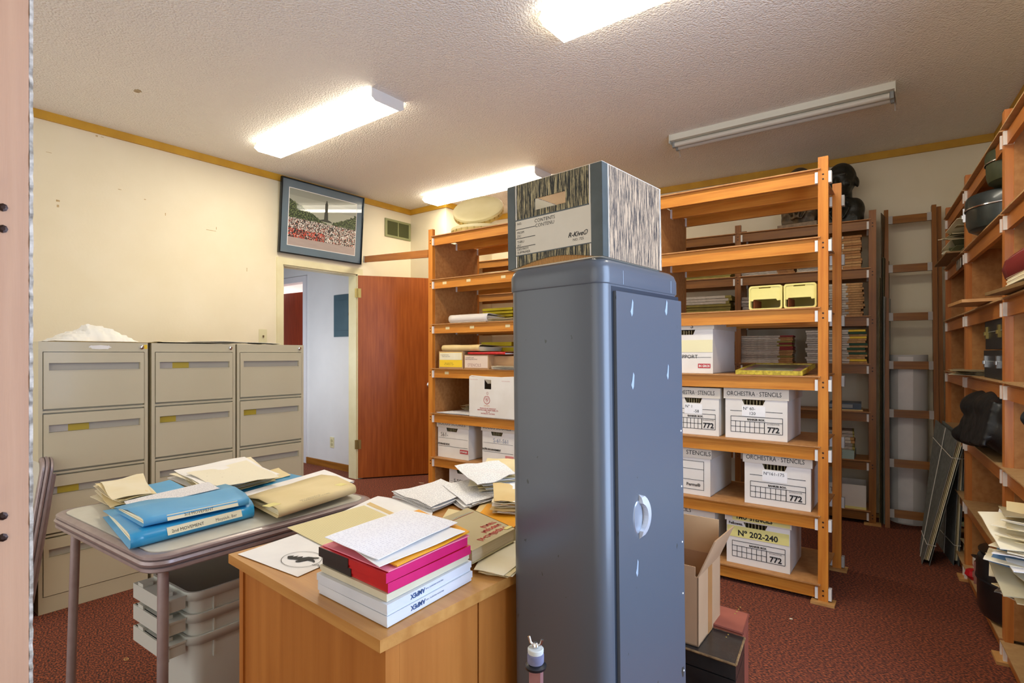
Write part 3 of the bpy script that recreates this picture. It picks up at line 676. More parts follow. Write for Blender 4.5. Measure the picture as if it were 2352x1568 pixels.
INC = mat('box_inside', 'c9b48e', 'bda880', scale=6, rough=.8)
def arch(x): u = (x+bw_)/bw_; return .016*math.sin(math.pi*min(1, max(0, u)))**1.3
hx0, hx1, hz0, hz1 = -.170, -.088, .122, .147
m = MB(); n = 40
def col_(x0, x1, za, zb, y0=0, y1=.003, mi=0, M_=m):
    M_.poly([(x0, y0, za(x0)), (x1, y0, za(x1)), (x1, y1, za(x1)), (x0, y1, za(x0)), (x0, y0, zb(x0)), (x1, y0, zb(x1)), (x1, y1, zb(x1)), (x0, y1, zb(x0))],
            [(0, 3, 2, 1), (4, 5, 6, 7), (0, 1, 5, 4), (1, 2, 6, 5), (2, 3, 7, 6), (3, 0, 4, 7)], mi)
topf = lambda x: bh_
xsn = sorted(set([-bw_+bw_*i/n for i in range(n+1)]+[hx0, hx1]))
for a, b in zip(xsn, xsn[1:]):
    mid_ = (a+b)/2
    if hx0 < mid_ < hx1: col_(a, b, arch, lambda x: hz0); col_(a, b, lambda x: hz1, topf)
    else: col_(a, b, arch, topf)
put('front_wall', m, GR1, tbx)
put('side_wall', MB().box(-.003, 0, .003, bd_, 0, bh_), GR2, tbx)
put('side_wall', MB().box(-bw_, -bw_+.003, .003, bd_, 0, bh_), GR2, tbx)
put('back_wall', MB().box(-bw_+.003, -.003, bd_-.003, bd_, 0, bh_), INC, tbx)
put('inner_lining', MB().box(-.0045, -.003, .004, bd_-.004, .002, bh_-.002).box(-bw_+.003, -bw_+.0045, .004, bd_-.004, .002, bh_-.002).box(-bw_+.004, -.004, bd_-.0045, bd_-.003, .002, bh_-.002), INC, tbx)
put('bottom', MB().box(-bw_+.002, -.002, .004, bd_, 0, .003), EDG, tbx)
# bands and white lines wrapped on the corners
def strip(x0, x1, m_, za=None, zb=None, y=-.0006, name='corner_band'):
    q = MB(); q.poly([(x0, y, (za if za is not None else arch(x0))), (x1, y, (za if za is not None else arch(x1))), (x1, y, zb or bh_), (x0, y, zb or bh_), (x0, y+.0005, (za if za is not None else arch(x0))), (x1, y+.0005, (za if za is not None else arch(x1))), (x1, y+.0005, zb or bh_), (x0, y+.0005, zb or bh_)],
                     [(0, 1, 2, 3), (7, 6, 5, 4), (0, 4, 5, 1), (1, 5, 6, 2), (2, 6, 7, 3), (3, 7, 4, 0)])
    return put(name, q, m_, tbx)
strip(-bw_, -bw_+.022, CORN); strip(-.026, 0, CORN)
strip(-bw_+.0235, -bw_+.026, WHITE, name='white_line', za=None); strip(-.0295, -.027, WHITE, name='white_line')
put('corner_band', MB().box(0, .0006, 0, .020, 0, bh_).bevel(.0002, 1), CORN, tbx)
put('white_line', MB().box(0, .0006, .0215, .0235, 0, bh_), WHITE, tbx)
put('white_line', MB().box(0, .0006, bd_-.007, bd_-.005, 0, bh_), WHITE, tbx)
LBL = mat('box_label', 'd6d0c0', 'cfc8b6', scale=6, rough=.6)
strip(-bw_+.022, -.0295, CORN, .106, .109, y=-.0007, name='label_edge'); strip(-bw_+.022, -.026, CORN, .0285, .0305, y=-.0007, name='label_edge')
lx0, lx1 = -bw_+.024, -.026
put('label_panel', MB().box(lx0, lx1, -.0009, -.0004, .0305, .106), LBL, tbx)
txt('CONTENTS\nCONTENU', .0105, INK, tbx, (-.142, -.0012, .0945), align='CENTER')
for s_, z_ in (('NO.', .097), ('FROM\nDU', .077), ('THRU\nAU', .0565), ('DESTROY\nSUPPRIMER', .0405)): txt(s_, .0075, INK, tbx, (lx0+.004, -.0012, z_))
for z_ in (.087, .067, .0475): put('rule_line', MB().box(lx0+.001, lx0+.055, -.0013, -.001, z_-.0006, z_+.0006), INK, tbx)
txt('R-Kive®', .0135, INK, tbx, (-.082, -.0012, .048), shear=.35, thick=.0003); txt('NO. 725', .0075, INK, tbx, (-.070, -.0012, .039))
m = MB()
for i in range(60):
    x = -bw_+.012+i*(bw_-.03)/60; h = arch(x)
    if h > .003: m.box(x, x+.0022, .004, .012, .002, h)
o = put('corrugation', m, mat('kraft_ribs', 'c9985c', rough=.8), tbx); o['kind'] = 'stuff'
put('raw_edge', MB().box(-bw_, 0, 0, .003, bh_, bh_+.0012).box(-.003, 0, .003, bd_, bh_, bh_+.0012), EDG, tbx)

# ------------------------------------------------------------------ helpers for folders, papers, boxes
def orient(o, xd, yd):
    xd = Vector(xd).normalized(); zd = xd.cross(Vector(yd)).normalized(); yd = zd.cross(xd)
    o.rotation_euler = Matrix((xd, yd, zd)).transposed().to_euler(); return o
def folder(name, FL, FR, BR, BL, th, m, label, cat='folder', group=None, block=PAPC, spine=None, flap=0, backth=.3, n=10, bulge=.006, seed=0):
    ctr = (FL+FR+BR+BL)/4; ctr.z = FL.z; t = thing(name, label, cat, ctr, 0, group)
    z0 = FL.z; sec = []
    r = th/2
    sec.append((0, 0)); sec.append((.5, 0)); sec.append((.93, 0))
    for i in range(7): a = -math.pi/2+math.pi*i/6; sec.append((1.0, 'c', a))
    sec += [(.93, 1), (.5, .8+.0), (0, backth)]
    m1 = MB(); rows = []
    for i in range(n+1):
        u = i/n; B = BL.lerp(BR, u)-ctr; Fp = FL.lerp(FR, u)-ctr; d = (Fp-B).normalized(); ln = (Fp-B).length; row = []
        wob = bulge*noise.noise(Vector((u*2.5, seed, 3)))
        for s_ in sec:
            if len(s_) == 3: p = Fp-d*r+d*(r*math.cos(s_[2])); p.z = r+r*math.sin(s_[2])
            else: p = B+d*(ln-r)*s_[0]; p.z = s_[1]*th+(bulge*math.sin(s_[0]*math.pi)+wob if s_[1] > 0 else 0)
            p.z += .0012; row.append(m1.bm.verts.new(p))
        rows.append(row)
    for a, b in zip(rows, rows[1:]):
        for j in range(len(sec)-1):
            f = m1.bm.faces.new([a[j], b[j], b[j+1], a[j+1]]); f.material_index = 1 if (spine and 2 <= j <= 9) else 0
    cv = put('cover', m1, [m, spine or m], t, smooth=45); md = cv.modifiers.new('thickness', 'SOLIDIFY'); md.thickness = .0014; md.offset = 0
    if block:
        mb = MB(); nb = max(3, int(th/.006))
        for k in range(nb):
            z_ = .0028+(th*.80-.004)*k/nb; q = []
            for A in (FL, FR, BR, BL):
                p = A-ctr; p = p*.93+Vector((random.uniform(-.003, .003), random.uniform(-.003, .003), 0)); q.append((p.x, p.y))
            # lower towards the open back
            pts = [(x, y, z_*(1 if i < 2 else .75*backth+.25)) for i, (x, y) in enumerate(q)]+[(x, y, (z_+(th*.8)/nb*.8)*(1 if i < 2 else .75*backth+.25)) for i, (x, y) in enumerate(q)]
            mb.poly(pts, [(0, 3, 2, 1), (4, 5, 6, 7), (0, 1, 5, 4), (1, 2, 6, 5), (2, 3, 7, 6), (3, 0, 4, 7)])
        o = put('paper_block', mb, block, t); o['kind'] = 'stuff'
    return t
def pile(name, cs, n, dz, mats, label, cat='paper', group=None, jit=.008, thick=.0012, wave=.003, seed=0, ang=3):
    """n sheets one on another, each its own object"""
    for k in range(n):
        rnd = random.Random(seed*100+k); ce = sum((Vector(q) for q in cs), Vector())/4; a = R(rnd.uniform(-ang, ang)); off = Vector((rnd.uniform(-jit, jit), rnd.uniform(-jit, jit), 0))
        q = [Matrix.Rotation(a, 3, 'Z') @ (Vector(p)-ce)+ce+off+Vector((0, 0, k*dz)) for p in cs]
        m_ = mats[k % len(mats)] if k < n-1 else mats[-1]
        sheet(name, q, m_, nth(label, k, n) if n > 1 else label, cat, group if n > 1 else None, thick=thick, wave=wave, seed=seed+k*.05, nu=6, nv=6)
T = .7225
ORD = ['topmost', 'second', 'third', 'fourth', 'fifth', 'sixth', 'seventh', 'eighth', 'ninth', 'tenth', 'eleventh', 'twelfth', 'thirteenth', 'fourteenth', 'fifteenth']
def nth(label, k, n):
    """k counts up from the bottom of a pile of n"""
    i = n-1-k
    if i >= len(ORD): return label
    if len(label.replace('-', ' ').split()) > 12: return ('topmost ' if i == 0 else 'bottom ' if k == 0 else ORD[i]+'-down ')+label
    return label+(', topmost of its pile' if i == 0 else ', bottom of its pile' if k == 0 else ', %s from the top' % ORD[i])
# --- on the card table
def PT(x, y, dz=0): return P(x, y, T+dz)
t = folder('ring_binder', PT(300, 1266), PT(584, 1190), PT(548, 1136), PT(236, 1188), .040, BLUEF, 'thick blue folder marked 2nd MOVEMENT overhanging the card table edge', spine=BLUES, backth=.5, seed=1)
sd = (PT(584, 1190)-PT(300, 1266)).normalized(); nn = Vector((sd.y, -sd.x, 0)); up = (Vector((0, 0, 1))*.8-nn*.6)
def spine_label(t, a, b, u0, u1, zc, h, text, size, depth=.0, tilt=.5):
    """cream label strip along a spine with a line of lettering"""
    sdv = (b-a).normalized(); nv = Vector((sdv.y, -sdv.x, 0)); ln = (b-a).length
    upv = (Vector((0, 0, 1))*math.cos(tilt)-nv*math.sin(tilt)).normalized(); nrm = sdv.cross(upv)
    p = a+sdv*ln*u0+nv*depth; p.z = a.z+zc
    m = MB(); L_ = ln*(u1-u0)
    m.box(0, L_, 0, h, 0, .0008); o = put('label_strip', m, mat('label_cream', 'f0ebcc', rough=.5), t, p-t.location); orient(o, sdv, upv)
    for i, (s_, dx) in enumerate(text):
        x = txt(s_, size, INKG if i else INK, t, p-t.location+sdv*dx*L_+upv*(h*.22-(h*.0))+nrm*.0012); orient(x, sdv, upv)
spine_label(t, PT(300, 1266), PT(584, 1190), .26, .88, .017, .022, [('2nd MOVEMENT', .05), ('Moysiuk, Ber', .62)], .0125, depth=.0035, tilt=.35)
Z1 = .046
t2 = folder('ring_binder', P(330, 1212, T+Z1), P(572, 1160, T+Z1), P(518, 1118, T+Z1), P(262, 1172, T+Z1), .022, BLUEF, 'blue folder marked 3rd MOVEMENT lying on the thicker blue folder', backth=.35, seed=2)
spine_label(t2, P(330, 1212, T+Z1), P(572, 1160, T+Z1), .20, .88, .006, .017, [('3rd MOVEMENT', .22)], .0115, depth=.0035, tilt=.45)
sheet('paper_strip', [PT(300, 1170, .052), PT(505, 1122, .070), PT(478, 1108, .070), PT(285, 1152, .050)], PRW, 'white printed strip of paper tucked behind the upper blue folder', wave=.002, seed=4)
pile('score_sheet', [PT(268, 1182, .0), PT(355, 1165, .0), PT(318, 1118, .0), PT(222, 1140, .0)], 9, .0055, [PAPC, MANILAP, PAPC], 'curled cream sheet in the pile at the card table corner', group='curled cream sheets at the table corner', jit=.01, seed=11, ang=7, wave=.012)
sheet('paper_folder', [PT(352, 1168, .03), PT(468, 1142, .03), PT(390, 1103, .026), PT(290, 1127, .03)], BLUEF, 'flat open light blue folder behind the two thick blue folders', cat='folder', wave=.004, seed=6)
sheet('paper_folder', [PT(560, 1140, .003), PT(694, 1094, .003), PT(640, 1084, .003), PT(490, 1120, .003)], BLUES, 'bright blue folder under the cream score pile, beside the manila envelope', cat='folder', wave=.003, seed=7)
sheet('paper_sheet', [PT(588, 1112, .008), PT(668, 1092, .008), PT(640, 1076, .008), PT(560, 1096, .008)], MANILAP, 'yellowed label sheet lying on the bright blue folder', wave=.003, seed=9)
pile('score_sheet', [PT(478, 1142, .006), PT(628, 1106, .006), PT(556, 1068, .006), PT(398, 1102, .006)], 12, .0032, [PAPC, MANILAP, PAPC, PAPW], 'cream score sheet in the fanned pile on the card table', group='fanned cream scores on the card table', jit=.016, seed=21, ang=8, wave=.006)
sheet('score_cover', [PT(505, 1122, .046), PT(642, 1096, .046), PT(566, 1060, .046), PT(428, 1090, .046)], printmat('cover_print', 'efe8d0', 'd8d0ba', rows=7, cut=.62, dens=30, thick=.12), 'cream cover sheet topping the fanned pile of scores', wave=.008, seed=23)
pile('score_sheet', [PT(570, 1168, .0), PT(812, 1112, .0), PT(742, 1086, .0), PT(556, 1140, .0)], 4, .004, [PRSCORE, PAPW], 'white score sheet under the manila envelope', group='white scores under the manila envelope', jit=.006, seed=31, ang=2)
t = folder('manila_envelope', P(640, 1192, T+.016), P(818, 1134, T+.016), P(738, 1094, T+.016), P(556, 1148, T+.016), .028, MANILAP, 'stuffed manila envelope lying on the card table edge', 'envelope', backth=.25, seed=5, bulge=.008)
a, b = P(640, 1192, T+.016), P(818, 1134, T+.016)
for u0, u1 in ((0.0, .13), (.9, 1.0)):
    sdv = (b-a).normalized(); nv = Vector((sdv.y, -sdv.x, 0)); p = a.lerp(b, u0)-nv*.04; p.z = a.z+.0315
    o = put('tape_patch', MB().box(0, (b-a).length*(u1-u0), 0, .032, 0, .0006), TAPEY, t, p-t.location); orient(o, sdv, -nv)
x = txt('HITCHMANOVA\nCONDUCTOR SCORE', .012, INKG, t, P(690, 1150, T+.05)-t.location); orient(x, (b-a).normalized(), Vector((-(b-a).y, (b-a).x, 0)))
# --- on the desk
T2 = .7512
def PD(x, y, dz=0): return P(x, y, T2+dz)
FLY = sheet('flyer', [PD(684, 1325), PD(812, 1268), PD(684, 1226), PD(546, 1273)], PAPW, 'white flyer with a black winged creature emblem on the desk corner', wave=.001, thick=.0006, seed=2)
# emblem: plain winged-beast silhouette in a ring, seen upside down
fo = FLY.location; A = PD(740, 1262, .0028)
ux = (PD(812, 1268)-PD(684, 1325)).normalized(); uy = (PD(546, 1273)-PD(684, 1325)).normalized()
m = MB(); ring = []
for i in range(48):
    a = i/48*2*math.pi; ring.append((math.cos(a), math.sin(a)))
cen = PD(693, 1283, .0028)
def E2(x, y): return cen+ux*x*.9+uy*y*.9
for i in range(48):
    (x0, y0), (x1, y1) = ring[i], ring[(i+1) % 48]
    m.poly([E2(x0*.05, y0*.062), E2(x1*.05, y1*.062), E2(x1*.0485, y1*.0605), E2(x0*.0485, y0*.0605)], [(0, 1, 2, 3)])
sil = [(-.008, .05), (.004, .038), (-.004, .034), (.010, .026), (.0, .022), (.014, .012), (.006, .006), (.020, -.004), (.026, -.020), (.034, -.034), (.028, -.036), (.022, -.026), (.016, -.03), (.010, -.044), (.004, -.05), (.006, -.036), (.004, -.020), (-.014, -.012), (-.022, -.004), (-.018, .004), (-.008, .0), (-.012, .016), (-.020, .034), (-.014, .044)]
m.poly([E2(*p) for p in sil], [tuple(range(len(sil)))])
for q in m.bm.verts: q.co -= fo
put('emblem', m, INK, FLY)
x = txt('THRONES', .018, mat('ink_mid', '6d6b68', rough=.8), FLY, PD(726, 1292, .0024)-fo); orient(x, -(uy*.72-ux*.0)+ux*0, -ux)
sheet('paper_sheet', [PD(765, 1185, .001), PD(985, 1205, .001), PD(1000, 1160, .001), PD(868, 1140, .001)], PAPW, 'large blank white sheet at the far left desk edge', wave=.002, thick=.0008, seed=14)
sheet('staff_paper', [PD(760, 1262, .0035), PD(925, 1200, .0035), PD(836, 1161, .0035), PD(660, 1212, .0035)], PRSTAFF, 'cream music staff paper with empty lines on the desk', wave=.001, thick=.0008, seed=15)
sheet('manila_folder', [PD(938, 1202, .0022), PD(944, 1196, .0022), PD(850, 1154, .0022), PD(842, 1158, .0022)], MANILA, 'thin manila folder edge showing behind the staff paper', cat='folder', wave=.001, seed=16)
pile('score_sheet', [PD(992, 1178, .001), PD(1090, 1140, .001), PD(1010, 1112, .001), PD(902, 1143, .001)], 7, .0028, [PAPW, PRSCORE], 'typed white sheet in the flat pile at the far desk edge', group='flat pile of typed sheets on the desk', jit=.006, seed=41, ang=3, wave=.008)
pile('score_sheet', [PD(1066, 1176, .001), PD(1188, 1138, .001), PD(1120, 1108, .001), PD(1010, 1130, .001)], 7, .003, [PAPW, PRSCORE], 'handwritten score sheet in the fan beside the typed pile', group='fan of handwritten scores on the desk', jit=.014, seed=43, ang=9, wave=.006)
pile('score_sheet', [PD(1098, 1130, .022), PD(1215, 1118, .022), PD(1200, 1082, .022), PD(1086, 1096, .022)], 9, .004, [PAPC, PAPW, MANILAP], 'folded paper in the heap behind the desk, beside the locker', group='heap of folded papers beside the locker', jit=.012, seed=45, ang=8, wave=.01)
sheet('score_sheet', [PD(1097, 1118, .060), PD(1192, 1094, .064), PD(1146, 1062, .064), PD(1044, 1074, .060)], PRSCORE, 'handwritten music sheet topping the far heap on the desk', wave=.012, seed=47)
sheet('manila_folder', [PD(1110, 1082, .050), PD(1215, 1100, .052), PD(1215, 1060, .052), PD(1120, 1052, .052)], MANILAP, 'pale manila folder topping the far heap beside the locker', cat='folder', wave=.008, seed=48)
pile('score_sheet', [PD(1136, 1182, .016), PD(1230, 1186, .016), PD(1240, 1138, .016), PD(1146, 1140, .016)], 9, .0045, [PAPC, PAPW, MANILA], 'creased paper in the pile touching the locker', group='creased papers touching the locker', jit=.012, seed=51, ang=9, wave=.01)
sheet('manila_folder', [PD(985, 1238, .001), PD(1120, 1270, .001), PD(1215, 1200, .001), PD(1030, 1170, .001)], MANILAP, 'pale manila folder lying under the beige song book', cat='folder', wave=.003, seed=53)
sheet('manila_folder', [PD(1075, 1200, .006), PD(1210, 1236, .006), PD(1235, 1172, .006), PD(1110, 1150, .006)], MANILA, 'manila folder with a handwritten dance title beside the locker', cat='folder', wave=.003, seed=54)
sheet('orange_envelope', [PD(1092, 1188, .012), PD(1180, 1214, .012), PD(1215, 1176, .012), PD(1120, 1160, .012)], ORANGE, 'bright orange envelope lying beside the locker', cat='envelope', wave=.004, seed=55)
pile('manila_folder', [PD(1098, 1318, .0), PD(1168, 1330, .0), PD(1240, 1268, .0), PD(1130, 1232, .0)], 4, .003, [MANILAP, PAPC], 'cream folder in the pile under the beige song book', 'folder', 'cream folders at the desk edge', jit=.008, seed=57, ang=4)
# song book
bA, bB, bC, bD = PD(1084, 1296, .016), PD(1184, 1241, .016), PD(1076, 1190, .016), PD(985, 1228, .016)   # near-left, right, back, left
bz = .030; ce = (bA+bB+bC+bD)/4; ce.z = bA.z
t = thing('song_book', 'thick beige book with red Cyrillic title on its cover', 'book', ce)
cv = mat('book_cover_beige', 'c3b68e', 'bcae84', scale=6, rough=.5, coat=.2)
q = [(p-ce) for p in (bA, bB, bC, bD)]; pol = [(p.x, p.y) for p in q]; inn = [(x*.97, y*.97) for x, y in pol]
put('page_block', MB().prism(inn, .002, bz-.001), mat('page_edges', 'd8c9ae', 'c8b898', scale=80, stretch=(.1, .1, 8), rough=.8), t)
put('cover', MB().prism(pol, bz-.001, bz+.001).prism(pol, 0, .002), cv, t)
e1, e2 = pol[1], pol[2]
m = MB(); o_ = Vector((e1[1]-e2[1], e2[0]-e1[0])).normalized()*.002
put('spine', m.prism([e1, e2, (e2[0]+o_.x, e2[1]+o_.y), (e1[0]+o_.x, e1[1]+o_.y)], 0, bz+.001), cv, t)
xd = (bA-bB).normalized(); yd = Vector((xd.y, -xd.x, 0)); yd = -yd if yd.dot(bC-bB) > 0 else yd
yd = -(bC-bB).normalized()
RI = mat('red_title', 'b8322c', rough=.6)
for i, (s_, sz) in enumerate((('Українські', .024), ('народні', .021), ('танці', .024))):
    o = txt(s_, sz, RI, t, (bB-ce)+xd*.018+(-yd)*(.036+i*.026)+Vector((0, 0, bz-.0+.0016)), thick=.0006); orient(o, xd, yd)
o = txt('УКРАЇНСЬКІ', .014, mat('pale_blue_ink', '9db4b4', rough=.7), t, (bC-ce)+xd*.02+yd*.03+Vector((0, 0, bz+.0016))); orient(o, xd, yd)
o = put('rule', MB().box(.0, .12, 0, .0012, 0, .0003), RI, t, (bC-ce)+xd*.012+yd*.042+Vector((0, 0, bz+.0014))); orient(o, xd, yd)
o = put('tape_piece', MB().box(0, .028, 0, .012, 0, .0004), TAPEY, t, (bB-ce)-yd*.026+xd*.004+Vector((0, 0, bz+.002))); orient(o, xd, yd)
# tape boxes: square boxes stacked at the desk corner
nr, lf, rt = PD(889, 1444), PD(730, 1362), PD(1085, 1333)
ex = (rt-nr); ey = (lf-nr); ex.z = ey.z = 0
print('tapebox', ex.length, ey.length)
def flat_box(name, nr, ex, ey, z0, z1, m, label, cat='box', bev=.0025, k=1.0, rotd=0, off=(0, 0), group=None, lip=True):
    rm = Matrix.Rotation(R(rotd), 3, 'Z'); e1, e2 = rm @ ex*k, rm @ ey*k; o = Vector((nr.x, nr.y, 0))+ex*off[0]+ey*off[1]
    ce = o+(e1+e2)/2; t = thing(name, label, cat, (ce.x, ce.y, z0), 0, group); q = [o-ce, o+e1-ce, o+e1+e2-ce, o+e2-ce]
    h = z1-z0; pol = [(p.x, p.y) for p in q]; pin = [(x*.985, y*.985) for x, y in pol]
    put('base', MB().prism(pin, 0, h*.5).bevel(.001, 1), m, t)
    put('lid', MB().prism(pol, h*.35, h).bevel(bev, 2), m, t, smooth=40)
    return t, q, e1, e2
AMPW = mat('tape_box_white', 'dcdfe4', 'd0d4da', scale=7, rough=.45, coat=.15); AMPI = mat('ampex_blue', '2c4a7a', rough=.6)
hb = .0205
zz = T2+.0005
for i in range(2):
    t, q, e1, e2 = flat_box('tape_reel_box', nr, ex, ey, zz, zz+hb, AMPW, ['white flat tape box with blue lettering at the bottom of the desk stack', 'white flat tape box with blue lettering, second from the bottom of the stack'][i], rotd=0 if i == 0 else .6)
    n_ = Vector((e1.y, -e1.x, 0)).normalized()
    # lettering stands upside down on the long side facing right
    x = txt('AMPEX', .0125, AMPI, t, q[0]+e1*.40+n_*.0006+Vector((0, 0, hb-.004)), thick=.0004); orient(x, -e1, Vector((0, 0, -1)))
    x = txt('PRECISION MAGNETIC TAPE', .0042, AMPI, t, q[0]+e1*.62+n_*.0006+Vector((0, 0, hb-.006))); orient(x, -e1, Vector((0, 0, -1)))
    zz += hb+.0006
t, q, e1, e2 = flat_box('tape_reel_box', nr, ex, ey, zz, zz+.0145, mat('cream_box', 'd8ceb2', 'cfc4a6', scale=7, rough=.5), 'cream flat tape box between the white and the red boxes', k=.965, off=(.02, .03)); zz += .0152
for i in range(2):
    rr = ['red, magenta and black tape box under the top red one', 'red, magenta and black tape box topping the flat boxes'][i]
    t, q, e1, e2 = flat_box('tape_reel_box', nr, ex, ey, zz, zz+.0185, RED, rr, k=.955, off=(.012 if i else .03, .03), rotd=-.8+1.2*i)
    nl = Vector((-e2.y, e2.x, 0)).normalized(); nl = nl if nl.dot(e1) < 0 else -nl; nR = Vector((e1.y, -e1.x, 0)).normalized()
    o = put('black_sleeve', MB().box(0, e2.length*.47, 0, .0185, 0, .0012), mat('sleeve_black', '1e201f', rough=.35, coat=.4), t, q[0]+e2*.53+nl*.0002); orient(o, e2, Vector((0, 0, 1)))
    if (o.matrix_basis.to_3x3() @ Vector((0, 0, 1))).dot(nl) < 0: o.location = q[0]+e2+nl*.0002; orient(o, -e2, Vector((0, 0, 1)))
    o = put('magenta_side', MB().box(0, e1.length, .0005, .0185, 0, .0008), PINK, t, q[0]); orient(o, e1, Vector((0, 0, 1)))
    zz += .0190
def rel(p, k1, k2, z): v = Vector((nr.x, nr.y, 0))+ex*k1+ey*k2; v.z = z; return v
sheet('pink_folder', [rel(0, .03, .02, zz), rel(0, .98, .02, zz), rel(0, .98, .97, zz), rel(0, .03, .97, zz)], PINKL, 'pink paper folder lying on the red tape boxes', cat='folder', wave=.002, thick=.002, seed=61)
zz += .005
sheet('orange_envelope', [rel(0, .10, -.0, zz), rel(0, .99, .03, zz), rel(0, 1.16, .95, zz), rel(0, .14, 1.0, zz)], ORANGE, 'orange envelope sandwiched under the white sheets on the tape boxes', cat='envelope', wave=.003, thick=.003, seed=62)
zz += .0065
sheet('paper_sheet', [rel(0, -.03, .06, zz), rel(0, .92, .02, zz), rel(0, .93, .82, zz), rel(0, .12, .90, zz)], PAPW, 'white sheet just under the faintly printed sheet on the tape boxes', wave=.003, seed=63)
zz += .005
sheet('paper_sheet', [rel(0, .02, .14, zz), rel(0, 1.02, .22, zz), rel(0, .98, .98, zz), rel(0, .02, .92, zz)], PRLIGHT, 'faintly printed white sheet topping the stack of tape boxes', wave=.004, seed=64)

# ------------------------------------------------------------------ totes under the card table
def totemat():
    m, nt, p = nodes('milky_plastic'); L = nt.links.new; p.inputs['Base Color'].default_value = c('c4c6bd'); p.inputs['Roughness'].default_value = .3; p.inputs['Subsurface Weight'].default_value = .15
    p.inputs['Subsurface Radius'].default_value = (.02, .02, .02); p.inputs['Coat Weight'].default_value = .2
    return m
TOT = totemat()
TO = Frame(-1.985, .70, 2)
def tote(z0, h, zr, grp, label, first):
    """one storage tote: W along x, D along y, rim with moulded handle grip at the short near end"""
    t = thing('storage_tote', label, 'tote', TO.w(0, 0, z0), TO.a, grp); W, D = .265, .50; k = .018
    m = MB(); th_ = .003
    bot = rrect(W-2*k, D-2*k, .03); top = rrect(W, D, .035); n = len(bot)
    def ring(pl, ox, oy, z): return [m.bm.verts.new((x+ox, y+oy, z)) for x, y in pl]
    kk = k*(zr/h) if False else 0
    r0 = ring(bot, k, k, 0); r1 = ring(top, 0, 0, h); r2 = ring(rrect(W+.012, D+.012, .04), -.006, -.006, h); r3 = ring(rrect(W+.012, D+.012, .04), -.006, -.006, h-.024)
    for a, b in ((r0, r1), (r1, r2), (r2, r3)):
        for i in range(n): m.bm.faces.new([a[i], a[(i+1) % n], b[(i+1) % n], b[i]])
    m.bm.faces.new(r0[::-1]); o = put('tub', m, TOT, t, smooth=40); md = o.modifiers.new('wall', 'SOLIDIFY'); md.thickness = .0022; md.offset = 0
    hm = MB()      # grip at the near short end
    hm.box(.02, W-.02, -.055, -.006, h-.012, h-.006).box(.02, W-.02, -.060, -.052, h-.05, h-.006)
    for i in range(5): x = .025+i*(W-.056)/4; hm.box(x, x+.006, -.055, -.006, h-.045, h-.012)
    hm.box(.05, .085, -.058, -.03, h-.008, h+.004).box(W-.085, W-.05, -.058, -.03, h-.008, h+.004); put('grip', hm.bevel(.0015, 1), TOT, t)
    rb = MB()
    for y in (.06, .19, .23, .36): rb.box(W-.004, W+.004, y, y+.004, h-.075, h-.024)
    put('ribs', rb, TOT, t)
tote(.05, .365, 0, None, 'milky plastic storage tote lowest of the nested three under the card table', True)
tote(.115, .365, 0, None, 'milky plastic storage tote in the middle of the nested three', True)
tote(.18, .365, 0, None, 'milky plastic storage tote topmost of the nested three', True)
m = MB().box(.005, .255, .01, .49, 0, .05); o = put('tote_riser', m.bevel(.003, 1), TOT, None, TO.w(0, 0, 0), (0, 0, TO.a)); tag(o, 'flat milky tote lid on the carpet beneath the nested totes', 'lid')
